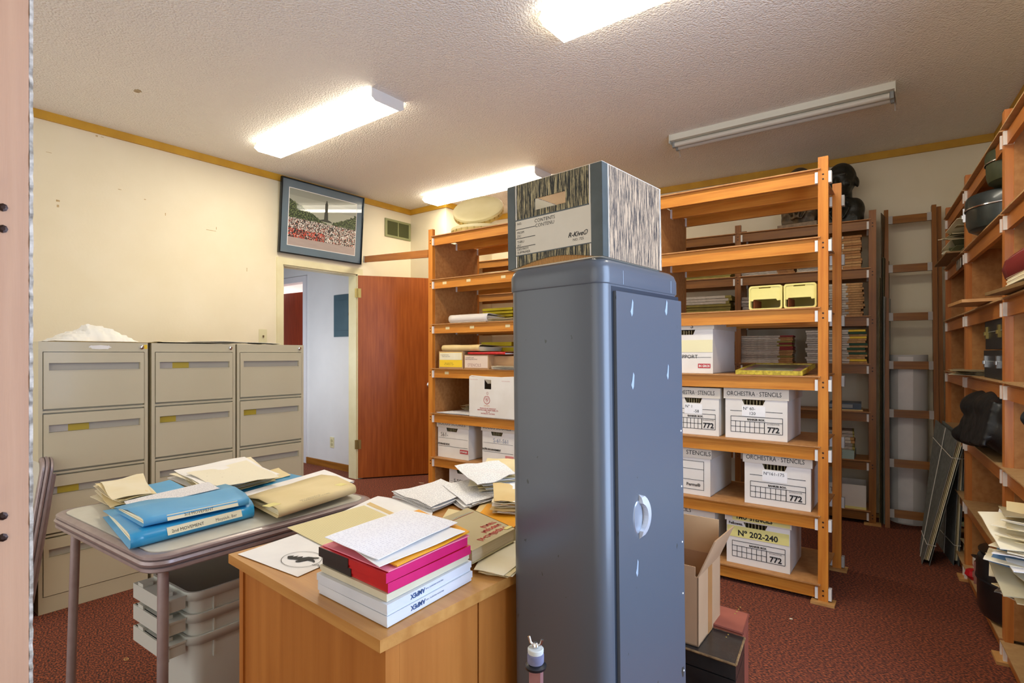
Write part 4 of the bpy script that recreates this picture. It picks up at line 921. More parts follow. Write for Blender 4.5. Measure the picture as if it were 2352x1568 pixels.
# ------------------------------------------------------------------ boxes
def banker_box(F, px0, px1, ptop, z, label, head=None, sub=None, kind='grid', y=.035, dep=.40, lidm=BOXL, hole=True, bodym=BOXW, group=None, rot=0, lidh=.058, headm=INK, headk=1.0):
    x0, x1 = F.lx(px0, y), F.lx(px1, y); W = x1-x0; H_ = F.z((px0+px1)/2, ptop, y)-z; z += .0008
    t = thing('banker_box', label, 'box', F.w(x0, y, z), F.a+R(rot), group); bi = .008; b0, b1 = bi, W-bi; hb_ = H_-lidh*.5
    m = MB(); hw, hh = W*.18, .028; hc = W/2-.01; hz1 = H_-lidh-.002; hz0 = hz1-hh
    m.box(b0, b1, .008, dep-.008, 0, .004).box(b0, b0+.004, .008, dep-.008, 0, hb_).box(b1-.004, b1, .008, dep-.008, 0, hb_).box(b0, b1, dep-.012, dep-.008, 0, hb_)
    if hole:
        m.box(b0, hc-hw, .006, .010, 0, hb_).box(hc+hw, b1, .006, .010, 0, hb_).box(hc-hw, hc+hw, .006, .010, 0, hz0).box(hc-hw, hc+hw, .006, .010, hz1, hb_)
        m.poly([(hc-hw, .0058, hz0), (hc-hw+.012, .0058, hz0), (hc-hw, .0058, hz1)], [(0, 1, 2)]); m.poly([(hc+hw, .0058, hz0), (hc+hw-.012, .0058, hz0), (hc+hw, .0058, hz1)], [(0, 1, 2)])
    else: m.box(b0, b1, .006, .010, 0, hb_)
    put('carton', m, bodym, t)
    if hole:
        f_ = MB(); nf = 16
        for i in range(nf): x = b0+.02+(W-.06)*i/nf; f_.box(x, x+.004, .03, dep-.04, .006, hz1-.006+.004*random.random())
        o = put('files', f_, mat('file_edges', 'c2ac7a', '8c7850', scale=60, rough=.8), t); o['kind'] = 'stuff'
    put('lid', MB().box(0, W, 0, dep, H_-lidh, H_).bevel(.003, 2), lidm, t, smooth=40)
    Y = .0045
    if head: txt(head, .034*headk, headm, t, (W*.05, -.001, H_-lidh+.018), width=W*.84 if headk == 1.0 else None)
    g = MB()
    if kind == 'grid':
        gx0, gx1, gz0, gz1 = b0+W*.09, b1-W*.07, H_*.13, H_*.13+.085
        l = .0012
        def hl(z_, a, b, w_=l): g.box(a, b, Y, Y+.001, z_-w_, z_+w_)
        def vl(x_, a, b, w_=l): g.box(x_-w_, x_+w_, Y, Y+.001, a, b)
        gm = gx0+(gx1-gx0)*.66
        hl(gz0, gx0, gx1); hl(gz1, gx0, gx1); hl(gz1-.026, gx0, gx1); hl((gz0+gz1-.026)/2, gx0, gm); vl(gx0, gz0, gz1); vl(gx1, gz0, gz1); vl(gm, gz0, gz1-.026, .0018)
        for i in range(1, 7): vl(gx0+(gm-gx0)*i/7, gz0, gz1-.026)
        hl(hz0-.035, b0+W*.08, b0+W*.36); hl(hz0-.035, b1-W*.32, b1-W*.07)
        txt('BANKER BOX.', .014, INK, t, ((gx0+gx1)/2, Y-.0006, gz1-.019), align='CENTER', thick=.0006)
        txt('ECONO/STOR.', .0095, INK, t, ((gm+gx1)/2, Y-.0006, gz1-.037), align='CENTER')
        txt('772', .040, INK, t, ((gm+gx1)/2, Y-.0006, gz0+.008), align='CENTER', thick=.0012)
    elif kind == 'storage':
        g.box(b0+.01, b1-.01, Y, Y+.001, H_*.30, H_*.30+.0018).box(b0+.01, b1-.01, Y, Y+.001, H_*.52, H_*.52+.001)
    elif kind == 'perma':
        a, b, z0_, z1_ = b0+.02, b1-.035, .03, H_-lidh-.02
        for q in ((a, b, z0_, z0_+.002), (a, b, z1_, z1_+.002), (a, a+.002, z0_, z1_), (b-.002, b, z0_, z1_), (a, b, z0_+.055, z0_+.057), (a, b, z1_-.045, z1_-.043)): g.box(q[0], q[1], Y, Y+.001, q[2], q[3])
        txt('Perma®', .024, INK, t, (b-.10, Y-.0006, z0_+.02), thick=.0005)
    if len(g.bm.verts): put('printed_lines', g, INK, t)
    else: g.bm.free()
    # side print
    if sub: 
        w2 = W*.36
        put('number_label', MB().box(hc-w2/2, hc+w2/2, Y-.0002, Y+.0012, hz0-.062, hz0-.006), PAPW, t)
        for i, s_ in enumerate(sub): txt(s_, .023, INK, t, (hc-w2*.45+i*.03, Y-.001, hz0-.028-.026*i))
    return t, W, H_
t, W, H_ = banker_box(MID, 1540, 1654, 890, LV[3-1], 'white banker box of stencils beside the box numbered 60-120', 'ORCHESTRA · STENCILS', ['Nº 1', '   -58'], dep=.42)
t, W, H_ = banker_box(MID, 1662, 1812, 893, LV[2], 'white banker box labelled ORCHESTRA STENCILS, numbered 60-120', 'ORCHESTRA · STENCILS', ['Nº 60-', '120'])
t, W, H_ = banker_box(MID, 1516, 1634, 1026, LV[1], 'white file box marked Perma beside the box numbered 161-175', '   ORCH  STENCILS', None, 'perma', hole=False, dep=.44)
t, W, H_ = banker_box(MID, 1706, 1866, 1043, LV[1], 'white banker box labelled ORCHESTRA STENCILS, numbered 161-175', 'ORCHESTRA · STENCILS', ['Nº161-175'], dep=.38)
t, W, H_ = banker_box(MID, 1532, 1642, 1160, LV[0], 'grey-lidded stencils box behind the open brown carton', 'STENCILS', None, 'plain', dep=.42, headk=.9)
t, W, H_ = banker_box(MID, 1665, 1818, 1180, LV[0], 'white banker box labelled TMO STENCILS, numbered 202-240', None, None, 'grid', dep=.34)
put('tape_strip', MB().box(W*.12, W*.98, -.0012, .0, H_-.052, H_-.012), TAPEY, t); txt('TMO  STENCILS', .03, INK, t, (W*.17, -.0018, H_-.043), width=W*.56, thick=.0012)
put('tape_strip', MB().box(.012, W-.012, .0038, .0052, H_-.145, H_-.085), TAPEY, t); txt('Nº 202-240', .042, INK, t, (W*.2, .003, H_-.135), width=W*.6, thick=.0012)
txt('Fellowes.', .02, INK, t, (W*.06, .003, H_-.078), thick=.0005)
# tall carton on the upper shelf
t, W, H_ = banker_box(MID, 1520, 1640, 737, LV[3], 'tall white carton with a red stamp next to the flat framed picture', None, None, 'storage', hole=True, dep=.46, lidh=.05)
put('stamp_frame', MB().box(W*.70, W*.93, .0042, .0052, .03, .055), INKR, t); txt('IN GROS', .018, WHITE, t, (W*.715, .0035, .036), width=W*.2, thick=.0006)
txt('S', .04, INK, t, (W*.56, -.001, H_-.043)); txt('SUPPORT', .03, INK, t, (W*.28, .004, .085))
put('old_tape', MB().box(.01, W-.01, .0040, .0052, .12, .19), mat('yellow_tape_pale', 'ece2b4', rough=.5), t)
# cream open bins
CB = mat('cream_bin', 'e6d984', 'dccd72', scale=5, rough=.4, coat=.2)
for px0, px1, lb in ((1720, 1797, 'cream-yellow plastic bin lying on its side, the one with the white score pile behind'), (1800, 1876, 'cream-yellow plastic bin lying on its side against the shelf post')):
    x0, x1 = MID.lx(px0, .03), MID.lx(px1, .03)-.001; W = x1-x0; H_ = .128
    t = thing('plastic_bin', lb, 'bin', MID.w(x0, .03, LV[4]+.0008), MID.a)
    f_ = .008
    Mx = Matrix(((1, 0, 0, 0), (0, 0, 1, 0), (0, 1, 0, 0), (0, 0, 0, 1)))
    m = MB(); out = rrect(W, H_, .014); inn = [(f_+(x)*(W-2*f_)/W, f_+(z_)*(H_-2*f_)/H_) for x, z_ in out]; n = len(out)
    v0 = [m.bm.verts.new((x, 0, z_)) for x, z_ in out]; v1 = [m.bm.verts.new((x, .26, z_)) for x, z_ in out]; w0 = [m.bm.verts.new((x, 0, z_)) for x, z_ in inn]; w1 = [m.bm.verts.new((x, .25, z_)) for x, z_ in inn]
    for i in range(n):
        j = (i+1) % n; m.bm.faces.new([v0[i], v0[j], v1[j], v1[i]]); m.bm.faces.new([v0[i], w0[i], w0[j], v0[j]]); m.bm.faces.new([w0[i], w1[i], w1[j], w0[j]])
    m.bm.faces.new(v1); m.bm.faces.new(w1[::-1]); put('shell', m, CB, t, smooth=40)
    put('front_flap', MB().prism([(f_, H_-f_), (f_, .048), (W*.12, .048), (W*.14, .056), (W*.82, .056), (W*.85, .046), (W-f_, .048), (W-f_, H_-f_), (W*.66, H_-f_), (W*.65, H_-f_-.006), (W*.3, H_-f_-.006), (W*.3, H_-f_)], .004, .008, M=Mx), CB, t)
    put('card_inside', MB().box(W*.1, W*.12, .03, .20, f_, .06), mat('rust_card', 'a85a30', rough=.7), t)
# flat framed picture on the shelf
x0, x1 = MID.lx(1689, .0), MID.lx(1843, .0); W = x1-x0
t = thing('framed_picture', 'framed picture with gilt edge lying flat on the shelf above the stencil boxes', 'picture', MID.w(x0, .004, LV[3]+.001), MID.a, rot=(R(4.5), 0, MID.a))
GILT = mat('gilt_edge', 'd8c23e', 'a8922c', scale=60, rough=.45, bump=.3)
fw, dp, ht = .012, .42, .022; m = MB()
m.box(0, W, 0, fw, 0, ht).box(0, W, dp-fw, dp, 0, ht).box(0, fw, fw, dp-fw, 0, ht).box(W-fw, W, fw, dp-fw, 0, ht); put('frame', m, [GILT], t)
put('mount', MB().box(fw, W-fw, fw, dp-fw, ht-.008, ht-.004), mat('rose_mount', 'b8888a', rough=.3, coat=.8), t)
put('print', MB().box(W*.17, W*.83, .06, dp-.06, ht-.004, ht-.003), mat('pale_landscape', 'a8ac94', '6d7a58', scale=9, rough=.3, coat=.8), t)
# bay by the door
t, W, H_ = banker_box(MID, 1003, 1077, 966, LV[1], 'white storage box with a red stamp, beside the SOLOS SCORES box', 'SOLOS·SCORES', None, 'storage', headm=INKG, dep=.38)
txt('S61-', .045, INKG, t, (W*.12, .003, H_*.56)); txt('STORAGE BOX', .018, INK, t, (W*.04, .003, H_*.34), thick=.0008)
put('stamp', MB().box(W*.72, W*.96, .0036, .005, .045, .075), INKR, t); txt('STAPLES', .017, WHITE, t, (W*.735, .0028, .054), width=W*.2, thick=.0006)
t, W, H_ = banker_box(MID, 1105, 1182, 974, LV[1], 'white storage box labelled SOLOS SCORES in black marker', 'SOLOS·SCORES', None, 'storage', dep=.38)
txt('S-61-S61', .04, mat('ink_bluegrey', '8a93a8', rough=.8), t, (W*.36, .003, H_*.55), width=W*.44); txt('BOÎTE DE RANGEMENT', .018, INK, t, (W*.04, .003, H_*.34), width=W*.55, thick=.0008)
put('stamp', MB().box(W*.72, W*.96, .0036, .005, .045, .075), mat('pale_red', 'd88880', rough=.6), t)
t, W, H_ = banker_box(MID, 1029, 1095, 1063, LV[0], 'white box of solos on the lowest shelf behind the desk papers', 'SOLOS', None, 'storage', dep=.38)
txt('S-SOLO', .04, INK, t, (W*.2, .003, H_*.5))
# apple carton
x0, x1 = MID.lx(1080, .0), MID.lx(1187, .0); W = x1-x0; H_ = MID.z(1130, 866)-LV[2]
t = thing('apple_carton', 'cream carton printed with a red apple emblem', 'box', MID.w(x0, -.012, LV[2]+.001), MID.a-R(1))
m = MB(); hx, hw = W*.42, W*.075
m.box(0, W, .0, .34, 0, .004).box(0, .004, 0, .34, 0, H_).box(W-.004, W, 0, .34, 0, H_).box(0, W, .336, .34, 0, H_).box(0, hx-hw, 0, .004, 0, H_).box(hx+hw, W, 0, .004, 0, H_).box(hx-hw, hx+hw, 0, .004, 0, H_*.70).box(hx-hw, hx+hw, 0, .004, H_*.93, H_)
put('carton', m, BOXW, t); put('torn_flap', MB().poly([(hx-hw, -.002, H_*.95), (hx+hw, -.002, H_*.93), (hx+hw, .02, H_*.84), (hx-hw*.6, .022, H_*.83)], [(0, 1, 2, 3)]), PAPC, t)
put('top_crease', MB().tube([(0, .01, H_), (W*.05, .004, H_+.006), (W*.3, .006, H_+.001), (W*.7, .006, H_-.002), (W*.95, .004, H_+.004), (W, .008, H_)], .004, 6), BOXW, t)
m = MB(); RR = mat('apple_red', 'b5433f', rough=.7)
def ap(k, n=28): return [(math.sin(a)*(.030*k)*(1-.12*math.cos(a)), (.034*k)*(math.cos(a)*.9-.18*math.exp(-(math.sin(a)*3)**2)*(1 if math.cos(a) > 0 else .4))) for a in [i*2*math.pi/n for i in range(n)]]
def ringm(m, po, pi, cx, cz, y=-.0008):
    n = len(po)
    for i in range(n): j = (i+1) % n; m.poly([(cx+po[i][0], y, cz+po[i][1]), (cx+po[j][0], y, cz+po[j][1]), (cx+pi[j][0], y, cz+pi[j][1]), (cx+pi[i][0], y, cz+pi[i][1])], [(0, 1, 2, 3)])
cx_, cz_ = W*.40, H_*.44
ringm(m, ap(1), ap(.86), cx_, cz_)
for dx, dz in ((-.009, .006), (.009, .006), (0, -.009)):
    cc_ = [(math.cos(a)*.009, math.sin(a)*.009) for a in [i*2*math.pi/16 for i in range(16)]]; ringm(m, cc_, [(x*.72, z_*.72) for x, z_ in cc_], cx_+dx, cz_+dz)
ringm(m, [(.008*math.cos(a)+.006, .011*math.sin(a)+.046) for a in [i*2*math.pi/14 for i in range(14)]], [(.006*math.cos(a)+.006, .009*math.sin(a)+.046) for a in [i*2*math.pi/14 for i in range(14)]], cx_, cz_)
put('apple_emblem', m, RR, t)
txt('ONTARIO', .012, mat('orange_ink', 'd8935c', rough=.7), t, (cx_, -.001, cz_-.048), align='CENTER')
txt('PRODUCE OF CANADA BY\nMARTINS FAMILY FRUIT FARM LTD.\nR.R. #1\nWATERLOO, ONTARIO', .0125, RR, t, (cx_+.01, -.001, H_*.21), align='CENTER', thick=.0002)
txt('FROM OUR FARMS', .009, mat('faded_red', 'd8a8a0', rough=.7), t, (.01, -.001, H_*.92)); txt('FROM OUR FARMS', .009, MATS['faded_red'], t, (W*.72, -.001, H_*.90))
pile('paper_sheet', [MID.w(MID.lx(1004, .0), -.01, LV[2]+.001), MID.w(MID.lx(1078, .0), .0, LV[2]+.001), MID.w(MID.lx(1078, .0), .22, LV[2]+.001), MID.w(MID.lx(1004, .0)+.04, .24, LV[2]+.001)], 3, .003, [PAPW, PRW], 'white sheet lying beside the apple carton', group='sheets beside the apple carton', jit=.006, seed=71, ang=3)
pile('paper_sheet', [MID.w(MID.lx(1060, .2), .22, LV[2]+.012), MID.w(MID.lx(1078, .2), .22, LV[2]+.012), MID.w(MID.lx(1078, .2), .4, LV[2]+.012), MID.w(MID.lx(1060, .2)-.03, .42, LV[2]+.012)], 5, .009, [PAPC, MANILAP], 'crumpled cream paper piled behind the apple carton', group='crumpled papers behind the apple carton', jit=.02, seed=73, ang=14, wave=.01)
def small_box(px0, px1, ptop, face, side, label, texts, dep=.34):
    x0, x1 = MID.lx(px0, .0), MID.lx(px1, .0); W = x1-x0; H_ = MID.z(px0, ptop)-LV[3]
    t = thing('cardboard_box', label, 'box', MID.w(x0, .0, LV[3]+.001), MID.a)
    put('carton', MB().box(0, W, .001, dep, 0, H_).bevel(.002, 1), side, t); put('label_panel', MB().box(.008, W-.008, -.0006, .001, H_*.08, H_*.94), face, t)
    return t, W, H_
t, W, H_ = small_box(1008, 1063, 807, YELCARD, BOXT, 'small brown box with a yellow PARTS label', None)
put('white_label', MB().box(.01, W-.01, -.0012, -.0006, H_*.5, H_*.92), PAPC, t); txt('-PARTS-', .03, mat('pencil', 'b89a30', rough=.8), t, (W*.22, -.0014, H_*.18)); txt('T. BLANDYCHUK\n     Kalyna Song Cycle', .011, INKG, t, (W*.08, -.0018, H_*.76))
t, W, H_ = small_box(1066, 1122, 815, mat('pinkish_label', 'e4cdb8', rough=.6), BOXT, 'brown box with a pinkish STENCILS label', None)
txt('STENCILS', .032, mat('pencil_red', 'b08a80', rough=.8), t, (W*.15, -.0014, H_*.16), width=W*.55); txt('T. BLANDYCHUK\nKalyna Song Cycle (Choir)', .011, INK, t, (W*.05, -.0014, H_*.76))
o = put('carton_flank', MB().box(0, MID.lx(1178)-MID.lx(1124), .0, .01, 0, H_*.92), BOXT, t, (W+.001, .06, 0))
LZ = MID.z(1008, 807)+.002
LZ2 = MID.z(1066, 815)+.003
def fshelf(px0, px1, z, y0, y1): a, b = MID.lx(px0, y0), MID.lx(px1, y0); return [Vector(MID.w(a, y0, z)), Vector(MID.w(b, y0, z)), Vector(MID.w(b, y1, z)), Vector(MID.w(a, y1, z))]
q = fshelf(1014, 1100, LZ, .0, .3)
folder('manila_folder', *q, .045, MANILA, 'bulging tan folder lying on the small PARTS box', backth=.8, seed=12)
q = fshelf(1074, 1160, LZ2, -.01, .26)
folder('red_folder', *q, .016, RED, 'red folder stuffed with papers on the STENCILS box', backth=.6, seed=13, block=PAPW)
q = fshelf(1128, 1184, LV[3]+.001, -.02, .05)
pile('paper_sheet', q, 5, .005, [PAPW, PAPC], 'white paper at the shelf edge in front of the STENCILS box', group='papers at the shelf edge', jit=.006, seed=75, ang=2)
for lev, pt, n in ((LV[4], 706, 5), (LV[3], 783, 5)):
    zt_ = MID.z(1145, pt, .30)
    x0 = MID.lx(1108, .30); 
    for k in range(n):
        zk = lev+.004+(zt_-lev)*k/n; h_ = (zt_-lev)/n*.72
        o = put('songbook', MB().box(0, .30, 0, .2, 0, h_).bevel(.0015, 1), YEL, None, MID.w(x0+random.uniform(-.012, .012), .30, zk), (0, 0, MID.a))
        tag(o, nth(['yellow booklet in the pile behind the thick paper bundle', 'yellow booklet in the pile behind the red folder'][0 if lev == LV[4] else 1], k, n), 'booklet', 'yellow booklets behind the '+('rolled papers' if lev == LV[4] else 'red folder'))
q = fshelf(1030, 1118, LV[4]+.001, .0, .24)
folder('manila_folder', *q, .062, mat('lilac_paper', 'd8cfc6', rough=.7), 'thick bound bundle of papers on the third shelf by the door', backth=.9, seed=15, block=mat('bundle_edge', 'a89a8c', 'cfc4b4', scale=80, stretch=(.2, .2, 6), rough=.8))
q = fshelf(1120, 1186, LV[4]+.001, .0, .2)
pile('paper_sheet', q, 4, .006, [MANILA, PAPC], 'tan envelope beside the thick bundle of papers', 'envelope', 'tan envelopes beside the bundle', jit=.006, seed=77, ang=3, wave=.004)
# frame drums on top
SKIN = mat('drum_skin', 'e2d6a8', 'd8ca96', scale=4, rough=.5); HOOP = mat('drum_hoop', 'c8ac62', 'a8884a', scale=20, rough=.5)
def drum(loc, rot, r, label):
    t = thing('frame_drum', label, 'drum', loc, rot=rot)
    put('hoop', MB().lathe([(r, 0), (r, .05), (r-.006, .052), (r-.008, .05), (r-.008, 0)], 48, cap=False), HOOP, t, smooth=40)
    put('skin', MB().lathe([(0, .0515), (r*.8, .0515), (r-.003, .0535), (r+.0015, .050), (r+.002, .03), (r+.0008, .028)], 48, cap=False), SKIN, t, smooth=50)
    m = MB()
    for i in range(28): a = i/28*2*math.pi; m.box(-.004, .004, -.0015, .0015, .014, .03, M=Matrix.Rotation(a, 4, 'Z') @ Matrix.Translation((r+.001, 0, 0)) @ Matrix.Rotation(R(90), 4, 'Z'))
    o = put('tacks', m, BRASS, t); o['kind'] = 'stuff'
drum(MID.w(MID.lx(1108, .26), .26, LV[6]+.002), (0, 0, 0), .245, 'round frame drum lying flat on top of the tall shelving')
drum(MID.w(MID.lx(1100, .27), .27, LV[6]+.192), (R(42), 0, MID.a+R(24)), .200, 'pale round frame drum propped upright on the flat drum')

# ------------------------------------------------------------------ stacks of booklets on the back row
def stack(F, px0, px1, lev, ptop, n, mats, label, group, y=.012, dep=.2, split=.7, cat='booklet', name='booklet', jit=.006, skew=0):
    x0, x1 = F.lx(px0, y), F.lx(px1, y); W = x1-x0; zt_ = F.z((px0+px1)/2, ptop, y); h = (zt_-lev-.001)/n; ms = []
    for k in range(min(4, n)):
        m = MB(); sp_ = W*(split+random.uniform(-.04, .04)) if split < 1 else W
        cut = .004
        m.box(0, sp_, 0, dep, 0, h*.86, 0)
        if split < 1: m.box(sp_, W, 0, dep, 0, h*.86, 1)
        ms.append(m)
    pal = mats; meshes = []
    for k, m in enumerate(ms): meshes.append(m.mesh(name, [pal[(2*k) % len(pal)], pal[(2*k+1) % len(pal)]]))
    for k in range(n):
        o = link(name, meshes[random.randrange(len(meshes))], None, F.w(x0+random.uniform(-jit, jit)+skew*k, y+random.uniform(0, .012), lev+.0012+k*h), (0, 0, F.a+R(random.uniform(-1, 1))))
        tag(o, nth(label, k, n), cat, group)
SW = mat('spine_grey_white', 'd0c6b6', 'a09482', scale=90, rough=.7, stretch=(.3, 1, 3), lo=.4, hi=.6); SBR = mat('spine_brown', 'b47c3c', '94602a', scale=40, rough=.6); SOL = mat('spine_olive', 'a89a44', '8a7c30', scale=50, rough=.6, stretch=(.3, 1, 3)); SWP = mat('spine_white', 'e8e0d0', 'c4baa4', scale=90, rough=.7, stretch=(.4, 1, 3))
STN = mat('spine_tan', 'c8985a', 'a87a40', scale=40, rough=.6); SGR = mat('spine_green', '1e4a24', rough=.6); SRD = mat('spine_red', '962c1e', rough=.6); STE = mat('teal_folder', 'a8bfb4', rough=.6)
stack(BK, 1570, 1678, LB[5], 621, 4, [SOL, SOL, SWP, SOL], 'olive booklet in the low pile left of the dark post', 'olive booklets on the back row, second shelf', split=1)
stack(BK, 1702, 1824, LB[5], 607, 5, [SW, SBR, SWP, STN], 'pale score in the flat pile right of the dark post', 'pale scores behind the second shelf')
stack(BK, 1834, 1899, LB[5], 602, 5, [SWP, SOL, SW, SOL], 'white-spined score in the small pile half behind the tall orange post', 'scores half behind the orange post', split=.95)
stack(BK, 1905, 1978, LB[5], 541, 13, [SW, STN, SWP, SBR], 'brown and white score in the tallest pile under the dark bust', 'scores under the dark bust', split=.42, jit=.009)
stack(BK, 1556, 1678, LB[4], 680, 9, [SOL, SOL, SWP, SOL], 'olive booklet in the pile beside the cream bins', 'olive booklets beside the cream bins', split=.9, jit=.012)
stack(BK, 1703, 1775, LB[4], 680, 7, [SWP, SOL, SW, SOL], 'white score in the pile hidden behind the cream bins', 'scores behind the cream bins', split=.9, jit=.01)
stack(BK, 1902, 1982, LB[4], 650, 14, [SW, STN, SWP, STN], 'tan and white score in the uneven pile under the tallest one', 'scores on the third back shelf', split=.55, jit=.014)
stack(BK, 1610, 1683, LB[3], 783, 6, [SOL, YELCARD, SOL, STN], 'yellow rolled booklet in the pile behind the tall white carton', 'yellow booklets behind the white carton', split=.9, jit=.012)
stack(BK, 1700, 1820, LB[3], 770, 15, [SW, STN, SW, SOL, SW, SRD, SWP, STN], 'grey-spined score in the even pile above the flat framed picture', 'grey scores above the flat framed picture', split=.74, jit=.004)
stack(BK, 1852, 1990, LB[3], 757, 15, [SW, STN, SWP, SGR, SW, STN, SWP, YELCARD], 'mixed-colour score in the broad pile passing behind the orange post', 'mixed scores behind the orange post', split=.72, jit=.010)
stack(BK, 1900, 1962, LB[1], 988, 9, [SWP, STN, SW, SOL], 'thin book in the mixed pile on the lower back shelf', 'thin books on the lower back shelf', split=.9, jit=.006)
x0, x1 = BK.lx(1905, .01), BK.lx(1982, .01)
t = thing('ring_binder', 'dark blue binder lying alone on the back shelf', 'folder', BK.w(x0, .01, LB[2]+.012), BK.a)
put('cover', MB().box(0, x1-x0-.01, 0, .22, 0, .045).bevel(.006, 2), mat('navy_binder', '3e4a58', '36424e', scale=10, rough=.4), t, smooth=40); put('spine_label', MB().box(.0, (x1-x0)*.7, -.001, .0, .010, .035), mat('grey_label', '9a9c98', rough=.5), t)
o = put('paper_folder', MB().box(0, x1-x0, 0, .22, 0, .010).bevel(.002, 1), MANILA, None, BK.w(x0, .01, LB[2]+.0008), (0, 0, BK.a)); tag(o, 'tan folder lying under the dark blue binder', 'folder')
o = put('teal_folder', MB().prism([(0, 0), (.16, 0), (.17, .18), (0, .18)], 0, .001), STE, None, BK.w(BK.lx(1905, .005), .0, LB[1]+.001), (R(0), 0, BK.a)); 
for v in o.data.vertices: v.co.z *= 62
tag(o, 'pale teal folder at the bottom of the mixed pile', 'folder'); o.location.y -= .008
txt('MUSIC', .02, INK, o, (.03, -.001, .03))
x0, x1 = BK.lx(1885, .0), BK.lx(1990, .0); W = x1-x0; H_ = BK.z(1950, 1112)-LB[0]
t = thing('white_carton', 'white open-topped box with pencilled letters on the lowest back shelf', 'box', BK.w(x0, .0, LB[0]+.001), BK.a)
m = MB().box(0, W, 0, .003, 0, H_).box(0, W, .237, .24, 0, H_).box(0, .003, 0, .24, 0, H_).box(W-.003, W, 0, .24, 0, H_).box(0, W, 0, .24, 0, .003); put('carton', m, BOXW, t)
put('cream_tape', MB().box(0, W, -.001, 0, 0, .018), TAPEY, t); txt('TE', .05, INKG, t, (W*.2, -.001, H_*.62)); txt('TS', .05, INKG, t, (W*.2, -.001, H_*.3))
# left bays of the back row seen past the first bay
# ------------------------------------------------------------------ busts
def remeshed(mb, voxel, name, m, parent, sm=6):
    me = mb.mesh('tmp', m); o = link('tmp', me); md = o.modifiers.new('r', 'REMESH'); md.mode = 'VOXEL'; md.voxel_size = voxel
    s_ = o.modifiers.new('s', 'SMOOTH'); s_.factor = .6; s_.iterations = sm
    dg = bpy.context.evaluated_depsgraph_get(); me2 = bpy.data.meshes.new_from_object(o.evaluated_get(dg)); bpy.data.objects.remove(o)
    me2.name = name; me2.polygons.foreach_set('use_smooth', [True]*len(me2.polygons)); me2.materials.clear(); me2.materials.append(m); return link(name, me2, parent)
def bust(loc, rz, k, m, label, plinth=None):
    t = thing('bust', label, 'bust', loc, rz); b = MB()     # faces -y
    K = 1.30
    def hb(p, q): b.ball((p[0]*K, p[1]*K-.01, .225+(p[2]-.235)*K), tuple(v*K for v in q))
    hb((0, -.012, .312), (.070, .086, .082)); hb((0, .0, .325), (.074, .092, .092)); hb((0, -.022, .285), (.060, .070, .070)); hb((0, -.045, .243), (.036, .040, .030)); hb((0, -.024, .352), (.062, .066, .05))
    hb((0, -.098, .292), (.012, .020, .024)); hb((0, -.086, .330), (.056, .016, .010)); hb((0, -.092, .263), (.034, .016, .010)); hb((0, -.086, .246), (.022, .016, .008)); hb((0, -.078, .226), (.022, .018, .014))
    for s_ in (-1, 1):
        hb((s_*.076, .012, .295), (.010, .022, .030)); hb((s_*.030, -.080, .312), (.013, .010, .007)); hb((s_*.045, -.062, .28), (.020, .022, .018))
        b.ball((s_*.078, .01, .105), (.068, .075, .090)); b.ball((s_*.040, -.01, .155), (.062, .055, .045)); b.ball((s_*.085, .0, .05), (.058, .07, .07))
        b.tube([(s_*.040, -.065, .190), (s_*.030, -.100, .12), (s_*.006, -.105, .04)], .012, 8)
        b.tube([(s_*.055, -.050, .165), (s_*.070, -.088, .10), (s_*.03, -.10, .03)], .010, 8)
    b.tube([(0, .01, .25), (0, .01, .10)], .064, 16); b.ball((0, .0, .06), (.115, .085, .085)); b.ball((0, -.055, .145), (.022, .03, .018)); b.box(-.125, .125, -.07, .08, .0, .05)
    o = remeshed(b, .0065, 'figure', m, t, 12); o.scale = (k, k, k)
    if plinth: put('plinth', MB().box(-.145*k, .145*k, -.10*k, .10*k, -.036, .0).bevel(.003, 2), plinth, t)
    return t
BR1 = mat('dark_bronze', '33322a', '24241c', scale=14, rough=.45, metal=.3, bump=.35, bscale=40); BR2 = mat('worn_bronze', '6b5638', '3c3224', scale=18, rough=.45, metal=.3, bump=.3, bscale=50)
bust(BK.w(BK.lx(1934, .15), .15, LB[6]+.002), BK.a+R(-14), 1.03, BR1, 'large dark bronze bust of a balding man topping the back shelving')
STB = mat('stone_plinth', '9a8468', '7c6850', scale=30, rough=.6, bump=.2)
bust(BK.w(BK.lx(1838, .14), .14, LB[6]+.038), BK.a+R(-10), .98, BR2, 'brown bust on a stone plinth half hidden by the top shelf', STB)

# ------------------------------------------------------------------ things on the wall-side shelves
CASE = BLKCASE; OLV = mat('olive_case', '3c4228', '323820', scale=30, rough=.5)
def rt(px, y): return RT.lx(px, y)
def drum_case(loc, r, h, m, label, rim=CHROME, latch=True, cat='instrument case'):
    t = thing('instrument_case', label, cat, loc, RT.a)
    put('case_body', MB().lathe([(r*.82, 0), (r*.94, .012), (r*.99, .04), (r, h*.62)], 40), m, t, smooth=40)
    put('lid', MB().lathe([(r+.003, h*.60), (r+.003, h*.86), (r*.98, h*.96), (r*.9, h), (0, h+.004)], 40, cap=False), m, t, smooth=40)
    put('rim_band', MB().lathe([(r+.004, h*.60), (r+.0055, h*.61), (r+.0055, h*.635), (r+.004, h*.645)], 40, cap=False), rim, t, smooth=40)
    if latch:
        for a in (-150, -112, 165):
            M = Matrix.Rotation(R(a), 4, 'Z')
            put('latch', MB().box(r+.002, r+.012, -.014, .014, h*.40, h*.78, M=M).box(r+.008, r+.018, -.009, .009, h*.50, h*.60, M=M).bevel(.003, 2), CHROME, t, smooth=40)
    return t
drum_case(RT.w(1.34, .12, LR[5]+.002), .185, .17, mat('dark_green_black_case', '202c2c', '1a2424', scale=40, rough=.35, coat=.3), 'round black case with chrome latches on the second wall shelf')
drum_case(RT.w(1.50, .13, LR[5]+.179), .145, .15, OLV, 'olive round case stacked on the round black case', latch=False)
